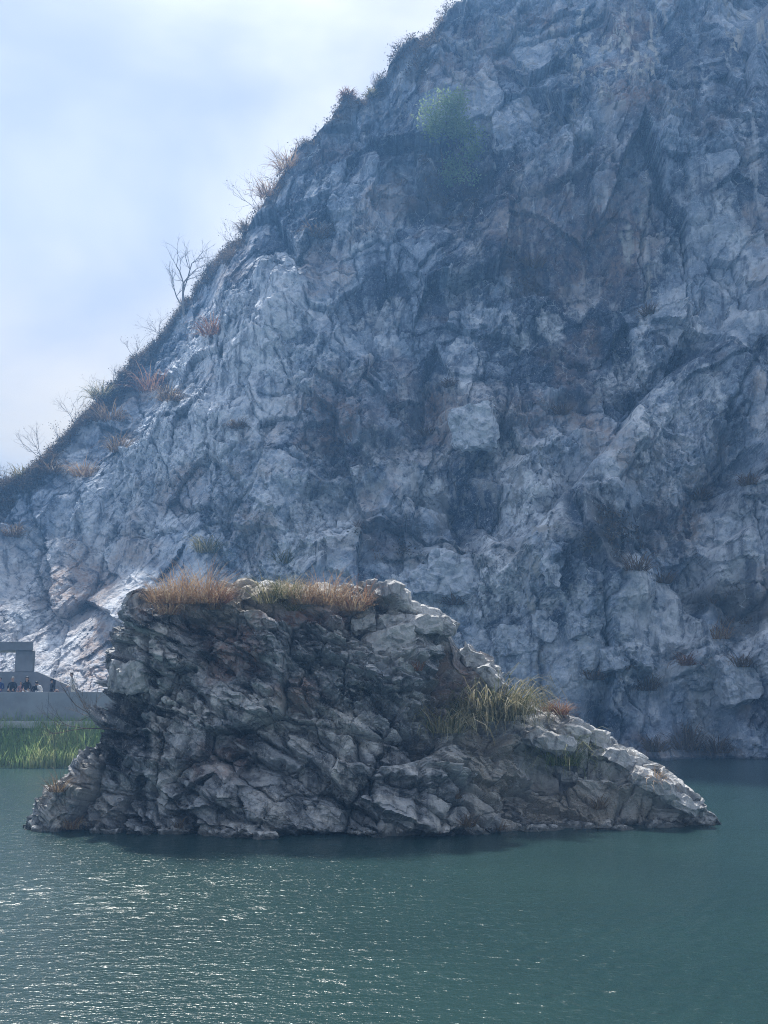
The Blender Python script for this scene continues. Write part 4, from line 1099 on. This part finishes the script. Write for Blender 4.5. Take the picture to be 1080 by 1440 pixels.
# low dark growth on the soil strip under the crest and in the hollows
def undergrowth():
    rng = np.random.RandomState(9)
    soil = np.zeros(len(CLIFF_P)); cliff.data.attributes['soil'].data.foreach_get('value', soil := soil.astype(np.float32))
    ok = np.nonzero((soil > 0.55) & (CL.px > -60) & (CL.px < 1130) & (CL.py > -40) & (CL.py < 1090) & (CLIFF_P[:, 1] < 112) & ((CL.px < 340) | (rng.rand(len(CL.px)) < 0.22)))[0]
    pick = ok[rng.randint(0, len(ok), 1300)]
    base = CLIFF_P[pick].astype(np.float64) + np.array([0, -0.1, 0.15])
    V, F, t = leaf_cloud(rng, base, 62000, 0.25, 0.10)
    o = link('undergrowth', mesh_np('undergrowth', V, F, [M_SHRUB], False, dict(tint=t)))
    tag(o, 'dark low undergrowth clinging to the soil under the crest', 'undergrowth', kind='stuff')
    # short dry grass in the same places
    Vs, Fs, ts, b = [], [], [], 0
    for k, q in enumerate(ok[rng.randint(0, len(ok), 1000)]):
        V, F, t = strip_blades(rng, 24, 0.24, 0.6 + 0.7 * rng.rand(), 1.5, 0.7, 0.035, 3)
        Vs.append(V + CLIFF_P[q]); Fs.append(F + b); ts.append(t); b += len(V)
    o = link('withered_ground_cover', mesh_np('withered_ground_cover', np.concatenate(Vs), np.concatenate(Fs), [M_DULL], False, dict(tint=np.concatenate(ts))))
    tag(o, 'short withered grass scattered over the cliff ledges and crest strip', 'grass', kind='stuff')
undergrowth()

def reeds():
    rng = np.random.RandomState(17)
    n = 15000
    x = -47 + rng.rand(n) * 36
    t = rng.rand(n)
    edge = 56.2 + 0.35 * fbm2(x * 0.5, x * 0, 3, 401) + np.interp(x, [-14, -3], [0, 4.0])
    dy = t * 2.75
    z = np.interp(dy, [0, 0.4, 2.6, 4], [0.0, 0.25, 2.2, 2.3]) - 0.05
    patch = fbm2(x * 0.55, dy * 0.8, 3, 421)
    L = (0.95 + 0.35 * rng.rand(n)) * (1 + 0.22 * patch) * np.interp(dy, [0, 1.5, 2.75], [0.95, 0.95, 0.95])
    V, F, tint = strip_blades(rng, n, 0.0, 1.0, 0.9, 0.25, 0.032, 4)
    V = V.reshape(n, -1, 3) * L[:, None, None]
    V[..., 0] += x[:, None]; V[..., 1] += (edge + dy)[:, None]; V[..., 2] += z[:, None]
    tt = np.clip(rng.rand(n) * 0.75 + 0.35 * np.clip(patch, -0.4, 1) * 1.0 + 0.25 * (rng.rand(n) < 0.12) + 0.25 * (dy < 0.4), 0, 1)
    o = link('reeds', mesh_np('reeds', V.reshape(-1, 3), F, [M_REED], False, dict(tint=np.repeat(tt, V.shape[1]))))
    tag(o, 'tall green reeds along the bank below the terrace wall', 'reeds', kind='stuff')
reeds()

# ------------------------------------------------------------------ people on the terrace
SKIN = plain('skin', (0.42, 0.27, 0.20), 0.55, 0.05)
HAIR = plain('black_hair', (0.015, 0.013, 0.012), 0.5, 0.2)
HAIR_G = plain('grey_hair', (0.35, 0.34, 0.33), 0.5, 0.2)
def cloth(name, c): return plain(name, c, 0.85, 0.12, 9)
BLACK, WHITE, NAVY, PINK, CREAM, DARKT = cloth('black_cloth', (0.018, 0.018, 0.022)), cloth('white_cloth', (0.72, 0.72, 0.72)), cloth('navy_cloth', (0.03, 0.05, 0.15)), cloth('pink_cloth', (0.45, 0.27, 0.27)), cloth('cream_cloth', (0.6, 0.57, 0.5)), cloth('charcoal_cloth', (0.05, 0.05, 0.055))
def person(p, yaw, label, top, legs, hair, pose='sit', hscale=1.0, bend=0.0, cap=False, hair_long=False, bag=None):
    """one continuous skinned body; p is the point under the pelvis on seat (sit) or on the floor (stand)"""
    J, E, rad, reg = [], [], [], []
    def j(co, r, g, par=None):
        J.append(Vector(co)); rad.append(r if isinstance(r, tuple) else (r, r)); reg.append(g)
        if par is not None: E.append((par, len(J) - 1))
        return len(J) - 1
    # local frame: faces -Y, pelvis at origin height hp
    hp = 0.10 if pose == 'sit' else 0.86
    B = Matrix.Rotation(bend, 3, 'X')
    def up(x, y, z):     # torso points, bent forward about the pelvis
        v = B @ Vector((x, y, z)); return v + Vector((0, 0, hp))
    pel = j(up(0, 0, 0), (0.15, 0.11), 'legs')
    wst = j(up(0, 0, 0.17), (0.125, 0.09), 'top', pel)
    chs = j(up(0, -0.01, 0.36), (0.155, 0.105), 'top', wst)
    nb = j(up(0, 0.0, 0.50), (0.065, 0.06), 'top', chs)
    nk = j(up(0, -0.015, 0.57), (0.05, 0.05), 'skin', nb)
    hd = j(up(0, -0.03, 0.67), (0.078, 0.095), 'skin', nk)
    tp = j(up(0, -0.02, 0.75), (0.066, 0.08), 'skin', hd)
    nose = j(up(0, -0.125, 0.665), (0.014, 0.014), 'skin', hd)
    for sx in (-1, 1):
        ear = j(up(sx * 0.085, -0.01, 0.665), (0.016, 0.012), 'skin', hd)
        sh = j(up(sx * 0.17, 0, 0.455), (0.062, 0.06), 'top', chs)
        el = j(up(sx * 0.24, -0.06, 0.20), (0.045, 0.045), 'top', sh)
        hand_z = 0.06 if pose == 'sit' else 0.0
        wr = j(up(sx * 0.15, -0.26, hand_z + 0.08), (0.028, 0.032), 'top', el)
        pm = j(up(sx * 0.125, -0.33, hand_z + 0.06), (0.034, 0.018), 'skin', wr)
        for fi, (fx, fl) in enumerate(((-0.027, .062), (-0.009, .075), (0.009, .07), (0.026, .055))):
            f1 = j(up(sx * (0.12 - fx), -0.37, hand_z + 0.055), 0.0095, 'skin', pm)
            f2 = j(up(sx * (0.118 - fx * 1.15), -0.37 - fl * .5, hand_z + 0.04), 0.0088, 'skin', f1)
            j(up(sx * (0.116 - fx * 1.2), -0.37 - fl * .75, hand_z + 0.012), 0.0075, 'skin', f2)
        t1 = j(up(sx * 0.085, -0.325, hand_z + 0.055), 0.011, 'skin', pm)
        j(up(sx * 0.066, -0.36, hand_z + 0.04), 0.009, 'skin', t1)
        hip = j(Vector((sx * 0.095, -0.02, hp - 0.02)), (0.098, 0.09), 'legs', pel)
        if pose == 'sit':
            kn = j(Vector((sx * 0.12, -0.45, hp + 0.01)), (0.062, 0.062), 'legs', hip)
            an = j(Vector((sx * 0.11, -0.50, hp - 0.41)), (0.042, 0.042), 'legs', kn)
        else:
            kn = j(Vector((sx * 0.10, -0.03, hp - 0.42)), (0.062, 0.062), 'legs', hip)
            an = j(Vector((sx * 0.10, 0.02, 0.07)), (0.042, 0.042), 'legs', kn)
        an2 = j(J[an] + Vector((0, -0.03, -0.045)), (0.04, 0.032), 'shoe', an)
        j(J[an] + Vector((0, -0.17, -0.05)), (0.038, 0.026), 'shoe', an2)
    me = bpy.data.meshes.new('person')
    me.from_pydata([v[:] for v in J], E, [])
    o = link('person', me)
    md = o.modifiers.new('skin', 'SKIN'); md.use_smooth_shade = True
    for sv, r in zip(me.skin_vertices[0].data, rad): sv.radius = r
    me.skin_vertices[0].data[0].use_root = True
    sb = o.modifiers.new('sub', 'SUBSURF'); sb.levels = sb.render_levels = 1
    dg = bpy.context.evaluated_depsgraph_get()
    m2 = bpy.data.meshes.new_from_object(o.evaluated_get(dg))
    o.modifiers.clear(); o.data = m2; bpy.data.meshes.remove(me)
    mats = dict(top=top, legs=legs, skin=SKIN, shoe=BLACK); order = list(mats)
    m2.materials.clear()
    for k in order: m2.materials.append(mats[k])
    JA = np.array([v[:] for v in J])
    for poly in m2.polygons:
        poly.material_index = order.index(reg[int(np.argmin(((JA - np.array(poly.center[:])) ** 2).sum(1)))])
        poly.use_smooth = True
    # hair: a cap of the scull, open at the face
    bm = bmesh.new(); bmesh.ops.create_icosphere(bm, subdivisions=3, radius=1)
    c = up(0, -0.015, 0.70); back = B @ Vector((0, 1, 0)); upv = B @ Vector((0, 0, 1))
    kill = []
    for v in bm.verts:
        n = v.co.copy()
        if n.y < -0.15 and n.z < 0.45: kill.append(v)
        elif n.z < -0.55 and not hair_long: kill.append(v)
        q = Vector((n.x * 0.098, n.y * 0.115 + 0.005, n.z * 0.108))
        if hair_long and n.z < -0.1 and n.y > -0.1: q.z -= 0.26 * min(1, -n.z + 0.1); q.y += 0.03
        v.co = q
    bmesh.ops.delete(bm, geom=kill, context='VERTS')
    for v in bm.verts: v.co = B @ v.co + c
    hm = bpy.data.meshes.new('hair'); bm.to_mesh(hm); bm.free(); hm.materials.append(hair)
    for f in hm.polygons: f.use_smooth = True
    ho = link('hair', hm, o)
    sol = ho.modifiers.new('solid', 'SOLIDIFY'); sol.thickness = 0.012
    if cap:
        bm = bmesh.new(); bmesh.ops.create_cone(bm, cap_ends=True, segments=20, radius1=0.105, radius2=0.09, depth=0.09)
        for v in bm.verts: v.co = B @ Vector((v.co.x, v.co.y - 0.01, v.co.z + 0.06)) + c
        box(bm, -0.075, 0.075, -0.22, -0.08, 0, 0.012)
        for v in list(bm.verts)[-8:]: v.co = B @ Vector((v.co.x, v.co.y, v.co.z + 0.03)) + c
        bm_obj('cap', bm, BLACK, o)
    o.location = p; o.rotation_euler = (0, 0, yaw); o.scale = (hscale,) * 3
    tag(o, label, 'person', 'visitors on the terrace')
    return o
def seat_pt(px): v = at(px, 973, YW + 1.2); return Vector((v.x, YW + 1.2, 3.93))
def floor_pt(px, dy=0.75): v = at(px, 973, YW + dy); return Vector((v.x, YW + dy, 3.453))
person(seat_pt(-1), 0.2, 'person in navy cut off by the left picture edge on the terrace', NAVY, NAVY, HAIR)
person(seat_pt(17), 0.1, 'person in a loose black outfit seated on the terrace with pale hair', BLACK, BLACK, HAIR_G, 'sit', 1.03)
person(seat_pt(29), -0.1, 'small person in pink seated beside the long haired person', PINK, PINK, HAIR, 'sit', 0.74)
person(seat_pt(37), 0.2, 'person with long dark hair, black top and white trousers seated on the terrace', BLACK, WHITE, HAIR, 'sit', 1.04, 0, False, True)
person(seat_pt(49), 0.5, 'person in black bending forward on the terrace bench', BLACK, BLACK, HAIR, 'sit', 0.92, 0.75)
person(seat_pt(58), -0.4, 'person in a white shirt with dark hair bending forward on the bench', WHITE, WHITE, HAIR, 'sit', 0.92, 0.7)
person(seat_pt(72), 1.5, 'person in dark clothes with a brimmed cap seen from the side', DARKT, BLACK, HAIR, 'sit', 0.9, 0, True)
person(floor_pt(103, 0.8), -0.9, 'person in a white shirt standing alone at the low end of the terrace', WHITE, CREAM, HAIR, 'stand', 1.0, 0.2)

# ------------------------------------------------------------------ air
def haze():
    bm = bmesh.new(); box(bm, -136, 136, -61, 152, -3, 78)
    t = bpy.data.materials.new('haze_air'); t.use_nodes = True
    n, l = t.node_tree.nodes, t.node_tree.links; n.clear()
    out = n.new('ShaderNodeOutputMaterial'); pv = n.new('ShaderNodeVolumePrincipled')
    t.cycles.homogeneous_volume = True
    pv.inputs['Color'].default_value = (0.22, 0.50, 1.0, 1)
    pv.inputs['Density'].default_value = 0.0018
    pv.inputs['Anisotropy'].default_value = 0.25
    l.new(pv.outputs[0], out.inputs['Volume'])
    o = bm_obj('haze', bm, t)
    tag(o, 'thin bluish haze in front of the cliff', 'haze', kind='stuff')
haze()
